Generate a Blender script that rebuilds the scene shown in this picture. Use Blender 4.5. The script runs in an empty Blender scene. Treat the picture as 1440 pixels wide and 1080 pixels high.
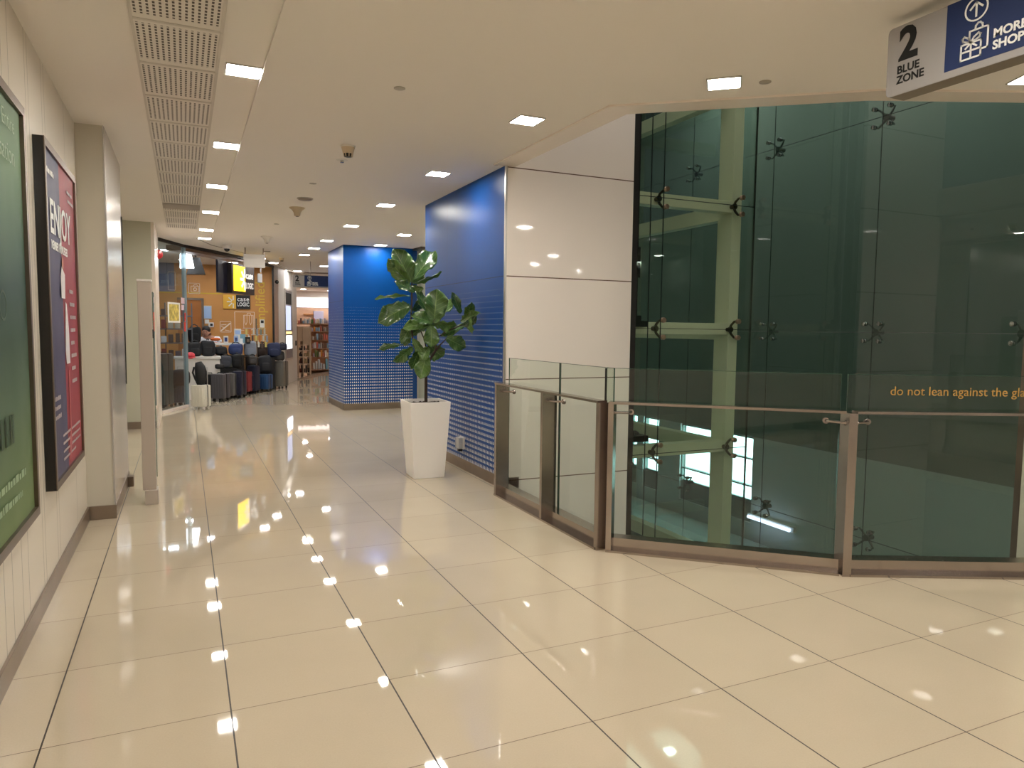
import bpy, bmesh, math, random
from math import sin, cos, pi, radians, sqrt, atan2
from mathutils import Vector, Matrix, noise
random.seed(7)
S = bpy.context.scene
COL = S.collection
V3 = Vector

# ---------------------------------------------------------------- camera
F_PX, YAW, PITCH, ROLL = 1001.56, .4313, .0758, .0107
CAM = V3((.7861*.6, -4.583*.6, 2.3777*.6))
_fw = V3((sin(YAW)*cos(PITCH), cos(YAW)*cos(PITCH), -sin(PITCH)))
_r = V3((cos(YAW), -sin(YAW), 0)); _u = _r.cross(_fw)
RGT = cos(ROLL)*_r + sin(ROLL)*_u
UP = -sin(ROLL)*_r + cos(ROLL)*_u
cd = bpy.data.cameras.new('camera'); cam = bpy.data.objects.new('camera', cd); COL.objects.link(cam)
cd.sensor_width = 36; cd.lens = F_PX/1440*36; cd.clip_start = .02; cd.clip_end = 200
M = Matrix((RGT, UP, -_fw)).transposed().to_4x4(); M.translation = CAM
cam.matrix_world = M
S.camera = cam
# ---------------------------------------------------------------- world, exposure
w = bpy.data.worlds.new('world'); S.world = w; w.use_nodes = True
w.node_tree.nodes['Background'].inputs[0].default_value = (.45, .5, .52, 1)
w.node_tree.nodes['Background'].inputs[1].default_value = .12
S.view_settings.view_transform = 'Standard'; S.view_settings.look = 'None'
S.view_settings.gamma = 1; S.view_settings.exposure = 1.2
LAMP = 58.0            # radiance of the recessed ceiling lights
WARM = (1.0, .955, .87); NEUT = (1.0, .97, .93); COOL = (.85, .93, 1.0)

# ---------------------------------------------------------------- picture ray helpers (a point is always a true 3D place)
def ray(x, y): return _fw + (x-720)/F_PX*RGT - (y-540)/F_PX*UP
def Zp(x, y, z=0): d = ray(x, y); return CAM + d*((z-CAM.z)/d.z)
def Xp(x, y, X): d = ray(x, y); return CAM + d*((X-CAM.x)/d.x)
def Yp(x, y, Y): d = ray(x, y); return CAM + d*((Y-CAM.y)/d.y)
def depth(p): return (V3(p)-CAM).dot(_fw)
def Dp(x, y, t): return CAM + ray(x, y)*t

# ---------------------------------------------------------------- materials
def lin(c):
    return tuple(((v/255)/12.92 if v/255 <= .04045 else ((v/255+.055)/1.055)**2.4) for v in c)
def hexl(r, g, b): return lin((r, g, b)) + (1,)
MATS = {}
def mat(name, col, rough=.5, metal=0, emit=None, es=0, coat=0, bump=0, bscale=200, var=0, vscale=8, ior=1.5, alpha=None, trans=0):
    if name in MATS: return MATS[name]
    m = bpy.data.materials.new(name); m.use_nodes = True; nt = m.node_tree
    b = nt.nodes['Principled BSDF']
    c = col if len(col) == 4 else tuple(col)+(1,)
    b.inputs['Base Color'].default_value = c
    b.inputs['Roughness'].default_value = rough; b.inputs['Metallic'].default_value = metal
    b.inputs['IOR'].default_value = ior
    if coat: b.inputs['Coat Weight'].default_value = coat; b.inputs['Coat Roughness'].default_value = .08
    if trans: b.inputs['Transmission Weight'].default_value = trans
    if emit: b.inputs['Emission Color'].default_value = tuple(emit)+(1,); b.inputs['Emission Strength'].default_value = es
    if bump or var:
        tc = nt.nodes.new('ShaderNodeTexCoord')
    if bump:
        n = nt.nodes.new('ShaderNodeTexNoise'); n.inputs['Scale'].default_value = bscale; n.inputs['Detail'].default_value = 3
        nt.links.new(tc.outputs['Object'], n.inputs['Vector'])
        bp = nt.nodes.new('ShaderNodeBump'); bp.inputs['Strength'].default_value = bump; bp.inputs['Distance'].default_value = .002
        nt.links.new(n.outputs['Fac'], bp.inputs['Height']); nt.links.new(bp.outputs['Normal'], b.inputs['Normal'])
    if var:
        n = nt.nodes.new('ShaderNodeTexNoise'); n.inputs['Scale'].default_value = vscale; n.inputs['Detail'].default_value = 4
        nt.links.new(tc.outputs['Object'], n.inputs['Vector'])
        r = nt.nodes.new('ShaderNodeMapRange'); r.inputs['From Min'].default_value = .3; r.inputs['From Max'].default_value = .7
        r.inputs['To Min'].default_value = 1-var; r.inputs['To Max'].default_value = 1+var
        nt.links.new(n.outputs['Fac'], r.inputs['Value'])
        x = nt.nodes.new('ShaderNodeVectorMath'); x.operation = 'SCALE'; x.inputs[0].default_value = c[:3]
        nt.links.new(r.outputs[0], x.inputs['Scale']); nt.links.new(x.outputs[0], b.inputs['Base Color'])
    MATS[name] = m; return m

class NT:   # small node-graph helper
    def __init__(s, m): s.t = m.node_tree; s.b = s.t.nodes.get('Principled BSDF')
    def n(s, ty, **k):
        o = s.t.nodes.new(ty)
        for a, v in k.items(): setattr(o, a, v)
        return o
    def set(s, sock, v):
        if isinstance(v, (int, float)): sock.default_value = v
        elif isinstance(v, tuple): sock.default_value = v
        else: s.t.links.new(v, sock)
    def m(s, op, a, b=0., c=0.):
        o = s.n('ShaderNodeMath', operation=op); s.set(o.inputs[0], a); s.set(o.inputs[1], b); s.set(o.inputs[2], c); return o.outputs[0]
    def mix(s, f, a, b):
        o = s.n('ShaderNodeMix', data_type='RGBA'); s.set(o.inputs['Factor'], f); s.set(o.inputs[6], a); s.set(o.inputs[7], b); return o.outputs[2]
    def pos(s):
        g = s.n('ShaderNodeNewGeometry'); x = s.n('ShaderNodeSeparateXYZ'); s.t.links.new(g.outputs['Position'], x.inputs[0]); return g, x.outputs[0], x.outputs[1], x.outputs[2]

def floor_mat():
    m = mat('polished_tile', hexl(205, 188, 163), .06); h = NT(m); g, x, y, z = h.pos()
    def line(c, w):   # 1 on the joint
        f = h.m('FRACT', h.m('ADD', h.m('DIVIDE', c, .6), 100.5)); return h.m('LESS_THAN', h.m('ABSOLUTE', h.m('SUBTRACT', f, .5)), w/.6/2)
    l1 = line(x, .0058); l2 = line(y, .0036)
    cell = h.n('ShaderNodeCombineXYZ')
    h.set(cell.inputs[0], h.m('FLOOR', h.m('DIVIDE', x, .6))); h.set(cell.inputs[1], h.m('FLOOR', h.m('DIVIDE', y, .6)))
    wn = h.n('ShaderNodeTexWhiteNoise', noise_dimensions='2D'); h.t.links.new(cell.outputs[0], wn.inputs['Vector'])
    no = h.n('ShaderNodeTexNoise'); no.inputs['Scale'].default_value = 160; no.inputs['Detail'].default_value = 4; h.t.links.new(g.outputs['Position'], no.inputs['Vector'])
    n2 = h.n('ShaderNodeTexNoise'); n2.inputs['Scale'].default_value = 2.2; n2.inputs['Detail'].default_value = 3; h.t.links.new(g.outputs['Position'], n2.inputs['Vector'])
    k = h.m('ADD', h.m('ADD', .86, h.m('MULTIPLY', wn.outputs['Value'], .05)), h.m('ADD', h.m('MULTIPLY', no.outputs['Fac'], .12), h.m('MULTIPLY', n2.outputs['Fac'], .12)))
    sc = h.n('ShaderNodeVectorMath', operation='SCALE'); sc.inputs[0].default_value = lin((198, 184, 162)); h.set(sc.inputs['Scale'], k)
    c = h.mix(l2, sc.outputs[0], hexl(104, 84, 62)); c = h.mix(l1, c, hexl(40, 30, 20))
    h.set(h.b.inputs['Base Color'], c)
    h.set(h.b.inputs['Roughness'], h.m('ADD', h.m('MULTIPLY', h.m('MAXIMUM', l1, l2), .5), h.m('ADD', .012, h.m('MULTIPLY', n2.outputs['Fac'], .03))))
    h.b.inputs['Specular IOR Level'].default_value = .75
    return m

def dots_mat(name, axis):
    """blue laminate with rows of white dots that grow towards the floor"""
    m = mat(name, hexl(12, 62, 130), .36, ior=1.36); h = NT(m); g, x, y, z = h.pos()
    u = x if axis == 'x' else y
    fu = h.m('ABSOLUTE', h.m('SUBTRACT', h.m('FRACT', h.m('ADD', h.m('DIVIDE', u, .0345), 100.)), .5))
    fz = h.m('FRACT', h.m('DIVIDE', h.m('SUBTRACT', z, .105), .0525))
    s = h.n('ShaderNodeMapRange'); s.inputs['From Min'].default_value = 1.82; s.inputs['From Max'].default_value = .2
    s.inputs['To Min'].default_value = .10; s.inputs['To Max'].default_value = .86; h.set(s.inputs['Value'], z); s = s.outputs[0]
    # teeth: wider at the bottom of each row
    halfw = h.m('MULTIPLY', h.m('MULTIPLY', s, .35), h.m('SUBTRACT', 1.10, h.m('MULTIPLY', fz, 1.0)))
    inu = h.m('LESS_THAN', fu, halfw); inz = h.m('LESS_THAN', fz, h.m('MULTIPLY', s, .66))
    on = h.m('MULTIPLY', h.m('MULTIPLY', inu, inz), h.m('LESS_THAN', z, 1.80))
    # panel joints
    if axis == 'y':
        j = h.m('MAXIMUM', h.m('LESS_THAN', h.m('ABSOLUTE', h.m('SUBTRACT', y, 4.23)), .002), h.m('LESS_THAN', h.m('ABSOLUTE', h.m('SUBTRACT', y, 4.52)), .002))
        j = h.m('MULTIPLY', j, h.m('GREATER_THAN', z, 1.9))
        j = h.m('MAXIMUM', j, h.m('LESS_THAN', h.m('ABSOLUTE', h.m('SUBTRACT', z, 1.9)), .003))
    else: j = 0.
    base = h.mix(j, hexl(0, 68, 140), hexl(0, 28, 66))
    h.set(h.b.inputs['Base Color'], h.mix(on, base, hexl(225, 225, 222)))
    h.b.inputs['Specular IOR Level'].default_value = .38
    return m

def vent_mat():
    m = mat('perforated_vent', hexl(222, 214, 204), .5); h = NT(m); g, x, y, z = h.pos()
    fx = h.m('ABSOLUTE', h.m('SUBTRACT', h.m('FRACT', h.m('DIVIDE', h.m('SUBTRACT', x, .288), .0265)), .5))
    fy = h.m('FRACT', h.m('ADD', h.m('DIVIDE', h.m('SUBTRACT', y, 1.06), .6), 20.))
    fs = h.m('ABSOLUTE', h.m('SUBTRACT', h.m('FRACT', h.m('DIVIDE', y, .036)), .5))
    on = h.m('MULTIPLY', h.m('LESS_THAN', fx, .20), h.m('LESS_THAN', fs, .33))
    # a wide blank band across the middle and the ends of every panel
    band = h.m('MULTIPLY', h.m('GREATER_THAN', fy, .07), h.m('LESS_THAN', fy, .89))
    inx = h.m('MULTIPLY', h.m('GREATER_THAN', x, .292), h.m('LESS_THAN', x, .656))
    on = h.m('MULTIPLY', h.m('MULTIPLY', on, band), inx)
    h.set(h.b.inputs['Base Color'], h.mix(on, hexl(222, 214, 204), hexl(70, 58, 46)))
    return m

def stone_mat():
    m = mat('white_stone_panel', hexl(232, 222, 212), .04, ior=1.6); h = NT(m); g, x, y, z = h.pos()
    j = 0.
    for zz in (-3.57, -2.66, -1.75, -.84, .076, .987, 1.898, 2.836, 3.75, 4.66):
        l = h.m('LESS_THAN', h.m('ABSOLUTE', h.m('SUBTRACT', z, zz)), .0045); j = l if j == 0. else h.m('MAXIMUM', j, l)
    h.set(h.b.inputs['Base Color'], h.mix(j, hexl(244, 234, 226), hexl(110, 84, 70)))
    return m

def leftwall_mat():
    m = mat('cream_wall_panel', hexl(226, 218, 204), .32); h = NT(m); g, x, y, z = h.pos()
    j = 0.
    for yy in (-1.8, -1.2, -.6, 0., .6, .75, .94, 1.08, 1.45, 1.52, 1.90, 1.98, 2.70):
        l = h.m('LESS_THAN', h.m('ABSOLUTE', h.m('SUBTRACT', y, yy)), .0028); j = l if j == 0. else h.m('MAXIMUM', j, l)
    h.set(h.b.inputs['Base Color'], h.mix(j, hexl(226, 216, 200), hexl(120, 110, 96)))
    return m

def glass_mat(name, tint, refl=1.0, rough=0.0, ior=1.5):
    m = bpy.data.materials.new(name); m.use_nodes = True; t = m.node_tree; t.nodes.remove(t.nodes['Principled BSDF'])
    tr = t.nodes.new('ShaderNodeBsdfTransparent'); tr.inputs[0].default_value = tuple(tint)+(1,)
    gl = t.nodes.new('ShaderNodeBsdfGlossy'); gl.inputs['Roughness'].default_value = rough; gl.inputs[0].default_value = (1, 1, 1, 1)
    fr = t.nodes.new('ShaderNodeFresnel'); fr.inputs[0].default_value = ior
    mu = t.nodes.new('ShaderNodeMath'); mu.operation = 'MULTIPLY'; mu.inputs[1].default_value = refl; t.links.new(fr.outputs[0], mu.inputs[0])
    # the fresnel node sees the inner face of a thin pane as leaving glass: use the outward normal on both faces
    ge = t.nodes.new('ShaderNodeNewGeometry')
    mx = t.nodes.new('ShaderNodeMixShader'); t.links.new(mu.outputs[0], mx.inputs[0]); t.links.new(tr.outputs[0], mx.inputs[1]); t.links.new(gl.outputs[0], mx.inputs[2])
    mx2 = t.nodes.new('ShaderNodeMixShader'); t.links.new(ge.outputs['Backfacing'], mx2.inputs[0]); t.links.new(mx.outputs[0], mx2.inputs[1]); t.links.new(tr.outputs[0], mx2.inputs[2])
    t.links.new(mx2.outputs[0], t.nodes['Material Output'].inputs[0]); MATS[name] = m; return m

M_FLOOR = floor_mat(); M_DOTY = dots_mat('blue_dotted_laminate_side', 'y'); M_DOTX = dots_mat('blue_dotted_laminate_front', 'x')
M_VENT = vent_mat(); M_STONE = stone_mat(); M_LWALL = leftwall_mat()
M_CEIL = mat('ceiling_paint', hexl(236, 229, 220), .7, bump=.05, bscale=300)
M_WHITE = mat('white_paint', hexl(232, 228, 222), .45)
M_PANEL = mat('beige_laminate', hexl(204, 198, 184), .35)
M_TRIM = mat('cream_trim', hexl(238, 226, 214), .2)
M_STEEL = mat('brushed_steel', hexl(170, 160, 155), .2, 1, bump=.1, bscale=120, var=.06, vscale=3)
M_STEELD = mat('dark_brushed_steel', hexl(126, 112, 100), .35, 1, var=.08, vscale=4)
M_SKIRT = mat('metal_skirting', hexl(150, 136, 124), .3, .85, var=.08, vscale=5)
M_ALU = mat('satin_aluminium', hexl(205, 203, 200), .28, .9)
M_SHINE = mat('glossy_light_panel', hexl(205, 200, 194), .22, .45)
M_BLACK = mat('black_plastic', hexl(14, 13, 13), .35)
M_BLACKG = mat('black_gloss_frame', hexl(10, 9, 10), .12)
M_RUB = mat('black_rubber', hexl(16, 16, 16), .6)
M_BRONZE = mat('bronze_bolt', hexl(186, 156, 136), .3, 1)
M_FIT = mat('dark_bronze_fitting', hexl(92, 82, 66), .32, 1)
M_CHROME = mat('chrome', hexl(215, 215, 215), .08, 1)
M_FRAME = mat('cream_steel_frame', hexl(232, 228, 196), .4)
M_POST = mat('grey_beige_post', hexl(190, 178, 166), .35, .2)
M_POT = mat('white_planter', hexl(246, 242, 236), .5, bump=.15, bscale=500)
M_SOIL = mat('potting_soil', hexl(58, 42, 32), .95, bump=1, bscale=60, var=.3, vscale=60)
M_BARK = mat('dark_bark', hexl(60, 46, 36), .8, bump=.6, bscale=80)
M_BLUEP = mat('plain_blue_panel', hexl(20, 72, 140), .4)
M_SIGNBLUE = mat('sign_blue', hexl(4, 34, 84), .7)
M_SIGNGREY = mat('sign_grey', hexl(150, 146, 144), .6)
M_SIGNUNDER = mat('sign_under', hexl(128, 118, 106), .45)
M_INK = mat('black_ink', hexl(6, 6, 6), .8)
M_WINK = mat('white_ink', hexl(235, 235, 232), .5)
M_YINK = mat('ochre_vinyl', hexl(196, 152, 76), .5)
M_NAVY = mat('navy_print', hexl(66, 64, 96), .5, var=.1)
M_REDP = mat('crimson_print', hexl(156, 52, 66), .5, var=.08)
M_ORANGE = mat('orange_store_wall', hexl(208, 146, 78), .5, var=.04, vscale=2)
M_ORLINE = mat('pale_wall_line', hexl(246, 228, 206), .5)
M_YEL = mat('yellow_print', hexl(236, 180, 60), .5)
M_GCLEAR = glass_mat('clear_glass', (.95, .975, .955), 1.0)
M_GRAIL = glass_mat('railing_glass', (.915, .955, .925), 1.1)
M_GTINT = glass_mat('green_tinted_glass', (.56, .64, .60), 1.1)
M_GSHAFT = glass_mat('lift_shaft_glass', (.86, .91, .89), 1.2)
M_GEDGE = mat('green_glass_edge', hexl(40, 74, 60), .15)
M_SILI = mat('black_silicone', hexl(12, 18, 16), .4)
def emat(name, col, s): return mat(name, (0, 0, 0, 1), .5, emit=col, es=s)
M_LAMP = emat('lamp_warm_white', WARM, LAMP)
M_LAMPN = emat('lamp_neutral_white', NEUT, LAMP*.75)
M_LAMPC = emat('lamp_cool_white', COOL, LAMP*.55)

# ---------------------------------------------------------------- mesh builder
class MB:
    def __init__(s): s.v = []; s.f = []
    def add(s, vs, fs):
        k = len(s.v); s.v += [V3(p) for p in vs]; s.f += [tuple(k+i for i in f) for f in fs]; return s
    def box(s, a, b, bev=0, rz=0, c=None):
        a, b = V3(a), V3(b)
        x0, y0, z0 = (min(a[i], b[i]) for i in range(3)); x1, y1, z1 = (max(a[i], b[i]) for i in range(3))
        if bev > 0:
            bm = bmesh.new(); bmesh.ops.create_cube(bm, size=1)
            for v in bm.verts: v.co = V3(((x0+x1)/2+v.co.x*(x1-x0), (y0+y1)/2+v.co.y*(y1-y0), (z0+z1)/2+v.co.z*(z1-z0)))
            bmesh.ops.bevel(bm, geom=bm.edges[:], offset=min(bev, .49*min(x1-x0, y1-y0, z1-z0)), segments=2, affect='EDGES', profile=.6)
            bm.verts.index_update(); vs = [v.co.copy() for v in bm.verts]; fs = [[v.index for v in f.verts] for f in bm.faces]; bm.free()
        else:
            vs = [V3((x, y, z)) for z in (z0, z1) for x, y in ((x0, y0), (x1, y0), (x1, y1), (x0, y1))]
            fs = [(0, 3, 2, 1), (4, 5, 6, 7), (0, 1, 5, 4), (1, 2, 6, 5), (2, 3, 7, 6), (3, 0, 4, 7)]
        if rz:
            c = V3(c) if c is not None else V3(((x0+x1)/2, (y0+y1)/2, 0)); R = Matrix.Rotation(rz, 3, 'Z')
            vs = [R @ (v-c) + c for v in vs]
        return s.add(vs, fs)
    def obox(s, o, X, Y, Z, a, b):
        """box in the frame origin o, axes X, Y, Z, from a to b"""
        o, X, Y, Z = V3(o), V3(X), V3(Y), V3(Z)
        t = MB().box(a, b); return s.add([o+X*v.x+Y*v.y+Z*v.z for v in t.v], t.f)
    def prism(s, poly, z0, z1):
        n = len(poly); vs = [V3((p[0], p[1], z0)) for p in poly]+[V3((p[0], p[1], z1)) for p in poly]
        ar = sum(poly[i][0]*poly[(i+1) % n][1]-poly[(i+1) % n][0]*poly[i][1] for i in range(n))
        idx = list(range(n)) if ar > 0 else list(range(n))[::-1]
        fs = [tuple(idx[::-1]), tuple(n+i for i in idx)]
        for a in range(n): i, j = idx[a], idx[(a+1) % n]; fs.append((i, j, n+j, n+i))
        return s.add(vs, fs)
    def tube(s, pts, r, n=8, caps=True):
        pts = [V3(p) for p in pts]; k = len(pts); rs = r if isinstance(r, (list, tuple)) else [r]*k
        vs = []; ref = None
        for i, p in enumerate(pts):
            t = (pts[min(i+1, k-1)]-pts[max(i-1, 0)]).normalized()
            if ref is None: ref = V3((0, 0, 1)) if abs(t.z) < .9 else V3((1, 0, 0))
            a = (ref - t*ref.dot(t)).normalized(); ref = a; b = t.cross(a)
            vs += [p+(a*cos(2*pi*j/n)+b*sin(2*pi*j/n))*rs[i] for j in range(n)]
        fs = [(i*n+j, i*n+(j+1) % n, (i+1)*n+(j+1) % n, (i+1)*n+j) for i in range(k-1) for j in range(n)]
        if caps: fs += [tuple(range(n))[::-1], tuple((k-1)*n+j for j in range(n))]
        return s.add(vs, fs)
    def lathe(s, c, prof, n=20, axis=None):
        """prof: (radius, height) pairs round c along axis"""
        c = V3(c); ax = V3(axis).normalized() if axis else V3((0, 0, 1))
        a = (V3((1, 0, 0)) if abs(ax.x) < .9 else V3((0, 1, 0))); a = (a-ax*a.dot(ax)).normalized(); b = ax.cross(a)
        vs = [c+ax*h+(a*cos(2*pi*j/n)+b*sin(2*pi*j/n))*max(r, 1e-4) for r, h in prof for j in range(n)]
        k = len(prof); fs = [(i*n+j, i*n+(j+1) % n, (i+1)*n+(j+1) % n, (i+1)*n+j) for i in range(k-1) for j in range(n)]
        fs += [tuple(range(n))[::-1], tuple((k-1)*n+j for j in range(n))]
        return s.add(vs, fs)
    def ball(s, c, r, n=12, m=8, e=1.0):
        c = V3(c); r = V3(r) if not isinstance(r, (int, float)) else V3((r, r, r)); vs = []
        sp = lambda v: math.copysign(abs(v)**e, v)
        for i in range(m+1):
            t = pi*i/m
            for j in range(n):
                p = 2*pi*j/n; vs.append(c+V3((r.x*sp(sin(t))*sp(cos(p)), r.y*sp(sin(t))*sp(sin(p)), -r.z*sp(cos(t)))))
        fs = [(i*n+j, i*n+(j+1) % n, (i+1)*n+(j+1) % n, (i+1)*n+j) for i in range(m) for j in range(n)]
        return s.add(vs, fs)
    def xf(s, mtx): s.v = [mtx @ v for v in s.v]; return s

def build(name, mb, m, parent=None, smooth=False, label=None):
    """ONE mesh object. Vertices are given in the parent's own frame (world for a top-level one)."""
    me = bpy.data.meshes.new(name)
    if parent is None:
        xs = [v.x for v in mb.v]; ys = [v.y for v in mb.v]; zs = [v.z for v in mb.v]
        o0 = V3(((min(xs)+max(xs))/2, (min(ys)+max(ys))/2, min(zs)))
    else: o0 = V3((0, 0, 0))
    me.from_pydata([v-o0 for v in mb.v], [], mb.f); me.validate()
    bm = bmesh.new(); bm.from_mesh(me); bmesh.ops.remove_doubles(bm, verts=bm.verts, dist=1e-5); bmesh.ops.recalc_face_normals(bm, faces=bm.faces); bm.to_mesh(me); bm.free()
    if smooth:
        for p in me.polygons: p.use_smooth = True
        if smooth != 'all': me.set_sharp_from_angle(angle=radians(38))
    me.materials.append(m)
    o = bpy.data.objects.new(name, me); COL.objects.link(o); o.location = o0
    if parent is not None: o.parent = parent
    if label: o['label'] = label
    return o
def tag(o, label, cat, group=None, kind=None):
    o['label'] = label; o['category'] = cat
    if group: o['group'] = group
    if kind: o['kind'] = kind
    return o
def root(name, loc, label, cat, group=None, rz=0, mtx=None):
    o = bpy.data.objects.new(name, None); COL.objects.link(o)
    if mtx is not None: o.matrix_world = mtx
    else: o.location = loc; o.rotation_euler = (0, 0, rz)
    o.empty_display_size = .1
    return tag(o, label, cat, group)
def struct(name, mb, m, smooth=False, parent=None):
    o = build(name, mb, m, parent, smooth)
    if parent is None: o['kind'] = 'structure'
    return o
def wpart(name, mb, m, parent, smooth=False, label=None):
    """part whose vertices are given in world coordinates (the parent is not rotated)"""
    l = V3(parent.matrix_world.translation) if parent.parent is None else V3(parent['_o'])
    l = V3(parent.location)
    p = parent.parent
    while p is not None: l += V3(p.location); p = p.parent
    mb.v = [v-l for v in mb.v]
    return build(name, mb, m, parent, smooth, label)
def dup(o, parent=None):
    c = o.copy(); COL.objects.link(c); c.parent = parent
    for ch in list(o.children): dup(ch, c)
    return c

def text_mb(txt, size, depth=.002, bold=0.0, align='LEFT', spacing=1.0, shear=0, line=1.0):
    cu = bpy.data.curves.new('t', 'FONT'); cu.body = txt; cu.size = size; cu.extrude = depth/2; cu.offset = bold
    cu.align_x = align; cu.space_character = spacing; cu.space_line = line; cu.resolution_u = 3; cu.shear = shear
    o = bpy.data.objects.new('t', cu); COL.objects.link(o)
    me = bpy.data.meshes.new_from_object(o)
    mb = MB().add([v.co.copy() for v in me.vertices], [tuple(p.vertices) for p in me.polygons])
    bpy.data.objects.remove(o); bpy.data.curves.remove(cu); bpy.data.meshes.remove(me); return mb
def frame(o, X, Y, N=None):
    X, Y = V3(X).normalized(), V3(Y).normalized(); N = X.cross(Y)
    m = Matrix((X, Y, N)).transposed().to_4x4(); m.translation = V3(o); return m
def ring(cx, cy, ro, ri, d, n=28):
    mb = MB(); vs = []
    for r, z in ((ro, 0), (ro, d), (ri, d), (ri, 0)):
        vs += [V3((cx+r*cos(2*pi*j/n), cy+r*sin(2*pi*j/n), z)) for j in range(n)]
    fs = [((i % 4)*n+j, (i % 4)*n+(j+1) % n, ((i+1) % 4)*n+(j+1) % n, ((i+1) % 4)*n+j) for i in range(4) for j in range(n)]
    return mb.add(vs, fs)
def stroke(pts, w, d=.002):
    """flat line drawing in the XY plane"""
    mb = MB()
    for a, b in zip(pts[:-1], pts[1:]):
        a = V3((a[0], a[1], 0)); b = V3((b[0], b[1], 0)); t = (b-a).normalized()
        mb.obox(a, t, V3((-t.y, t.x, 0)), (0, 0, 1), (-w/2, -w/2, 0), ((b-a).length+w/2, w/2, d))
    return mb
def join(*mbs):
    r = MB()
    for m in mbs: r.add(m.v, m.f)
    return r
def rrect(x0, y0, x1, y1, r, n=5):
    pts = []
    for cx, cy, a in ((x1-r, y0+r, -pi/2), (x1-r, y1-r, 0), (x0+r, y1-r, pi/2), (x0+r, y0+r, pi)):
        pts += [(cx+r*cos(a+pi/2*k/n), cy+r*sin(a+pi/2*k/n)) for k in range(n+1)]
    return pts

# ================================================================ THE SETTING
CZ = 2.85
R2 = [V3((2.94, 1.07, 0)), V3((3.98, .14, 0))]; d2 = (R2[1]-R2[0]).normalized(); n2 = V3((-d2.y, d2.x, 0))       # n2 points over the void
d3 = (V3((4.91, -.305, 0))-R2[1]).normalized(); n3 = V3((-d3.y, d3.x, 0))
R3E = R2[1]+d3*8.9
fl = [(-6, -9), (12, -9), (R3E.x, R3E.y+.13), (4.03, .25), (3.04, 1.14), (3.04, 5.28), (4.7, 5.28), (4.7, 9.8), (9.3, 9.8), (9.3, 30), (-6, 30)]
struct('floor', MB().prism(fl, -.35, 0), M_FLOOR)
uc = [V3((2.93, 3.02)), V3((2.945, 1.20)), V3((4.2, .236)), V3((4.2, .236))+V3((.912, -.41))*8.6]
cl = [(-6, -9), (12, -9), (12, uc[3].y), tuple(uc[2][:2]), tuple(uc[1][:2]), (2.93, 3.02), (3.04, 3.02), (3.04, 5.28), (4.7, 5.28), (4.7, 9.8), (9.3, 9.8), (9.3, 30), (-6, 30)]
struct('ceiling', MB().prism(cl, CZ, CZ+.3), M_CEIL)
# smooth trim band round the edge of the void, a shade lower than the ceiling, with a small reveal
def band(pts, offs0, offs1, z0, z1):
    mb = MB(); L = []; 
    for off in (offs0, offs1):
        row = []
        for i, p in enumerate(pts):
            dp = []
            if i > 0: dp.append((pts[i]-pts[i-1]).normalized())
            if i < len(pts)-1: dp.append((pts[i+1]-pts[i]).normalized())
            ns = [V3((-d.y, d.x, 0)) for d in dp]; n = sum(ns, V3((0, 0, 0))).normalized(); k = 1/max(.4, n.dot(ns[0]))
            row.append(p+n*off*k)
        L.append(row)
    for i in range(len(pts)-1): mb.prism([L[0][i][:2], L[0][i+1][:2], L[1][i+1][:2], L[1][i][:2]], z0, z1)
    return mb
up = [V3((p.x, p.y, 0)) for p in uc]
struct('trim_1', band(up, -.004, .035, CZ-.012, CZ+.3), M_TRIM)
struct('trim_2', band(up, .035, .20, CZ-.004, CZ+.3), M_TRIM)
struct('trim_3', MB().box((.899, -9, CZ-.018), (.912, 9.9, CZ)), M_CEIL)
struct('wall_left', MB().box((-.5, -9, 0), (-.2, 3.215, CZ)), M_LWALL)
struct('baseboard_left', MB().box((-.2, -9, 0), (-.186, 3.20, .10), .002), M_SKIRT)
# pier at the end of the left wall
struct('wall_pier', MB().box((-.9, 3.215, 0), (-.024, 4.60, CZ)), M_PANEL)
struct('trim_4', MB().box((-.024, 3.225, .1), (-.018, 4.60, CZ), .001), M_SHINE)
struct('trim_5', MB().box((-.030, 3.207, .1), (-.022, 3.225, CZ)), M_ALU)
struct('trim_6', MB().box((-.022, 4.585, .9), (-.010, 4.60, 2.4)), M_BLACK)
struct('baseboard_pier', MB().box((-.2, 3.198, 0), (-.014, 3.215, .10)).box((-.024, 3.2, 0), (-.012, 4.60, .10)), M_SKIRT)
struct('trim_7', MB().box((-.03, 4.33, 0), (.035, 4.45, .088), .003), M_STEELD)
# recess behind the pier and the next pillar
struct('wall_recess', MB().box((-3, 4.6, 0), (-2.9, 8.34, CZ)), M_WHITE)
struct('wall_pillar', MB().box((-2.9, 8.34, 0), (.085, 8.55, CZ)), mat('sage_panel', hexl(196, 194, 174), .4))
struct('baseboard_pillar', MB().box((-2.9, 8.325, 0), (.092, 8.34, .10)).box((.085, 8.33, 0), (.1, 8.55, .1)), M_SKIRT)
struct('trim_8', MB().box((.085, 8.34, 0), (.125, 9.98, CZ)), M_TRIM)
# back and sides behind the camera
struct('wall_back', MB().box((-6, -9.2, 0), (12, -9, CZ)), M_WHITE)
struct('wall_east', MB().box((12, -9, -4), (12.2, -3.6, 6)), M_WHITE)
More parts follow.
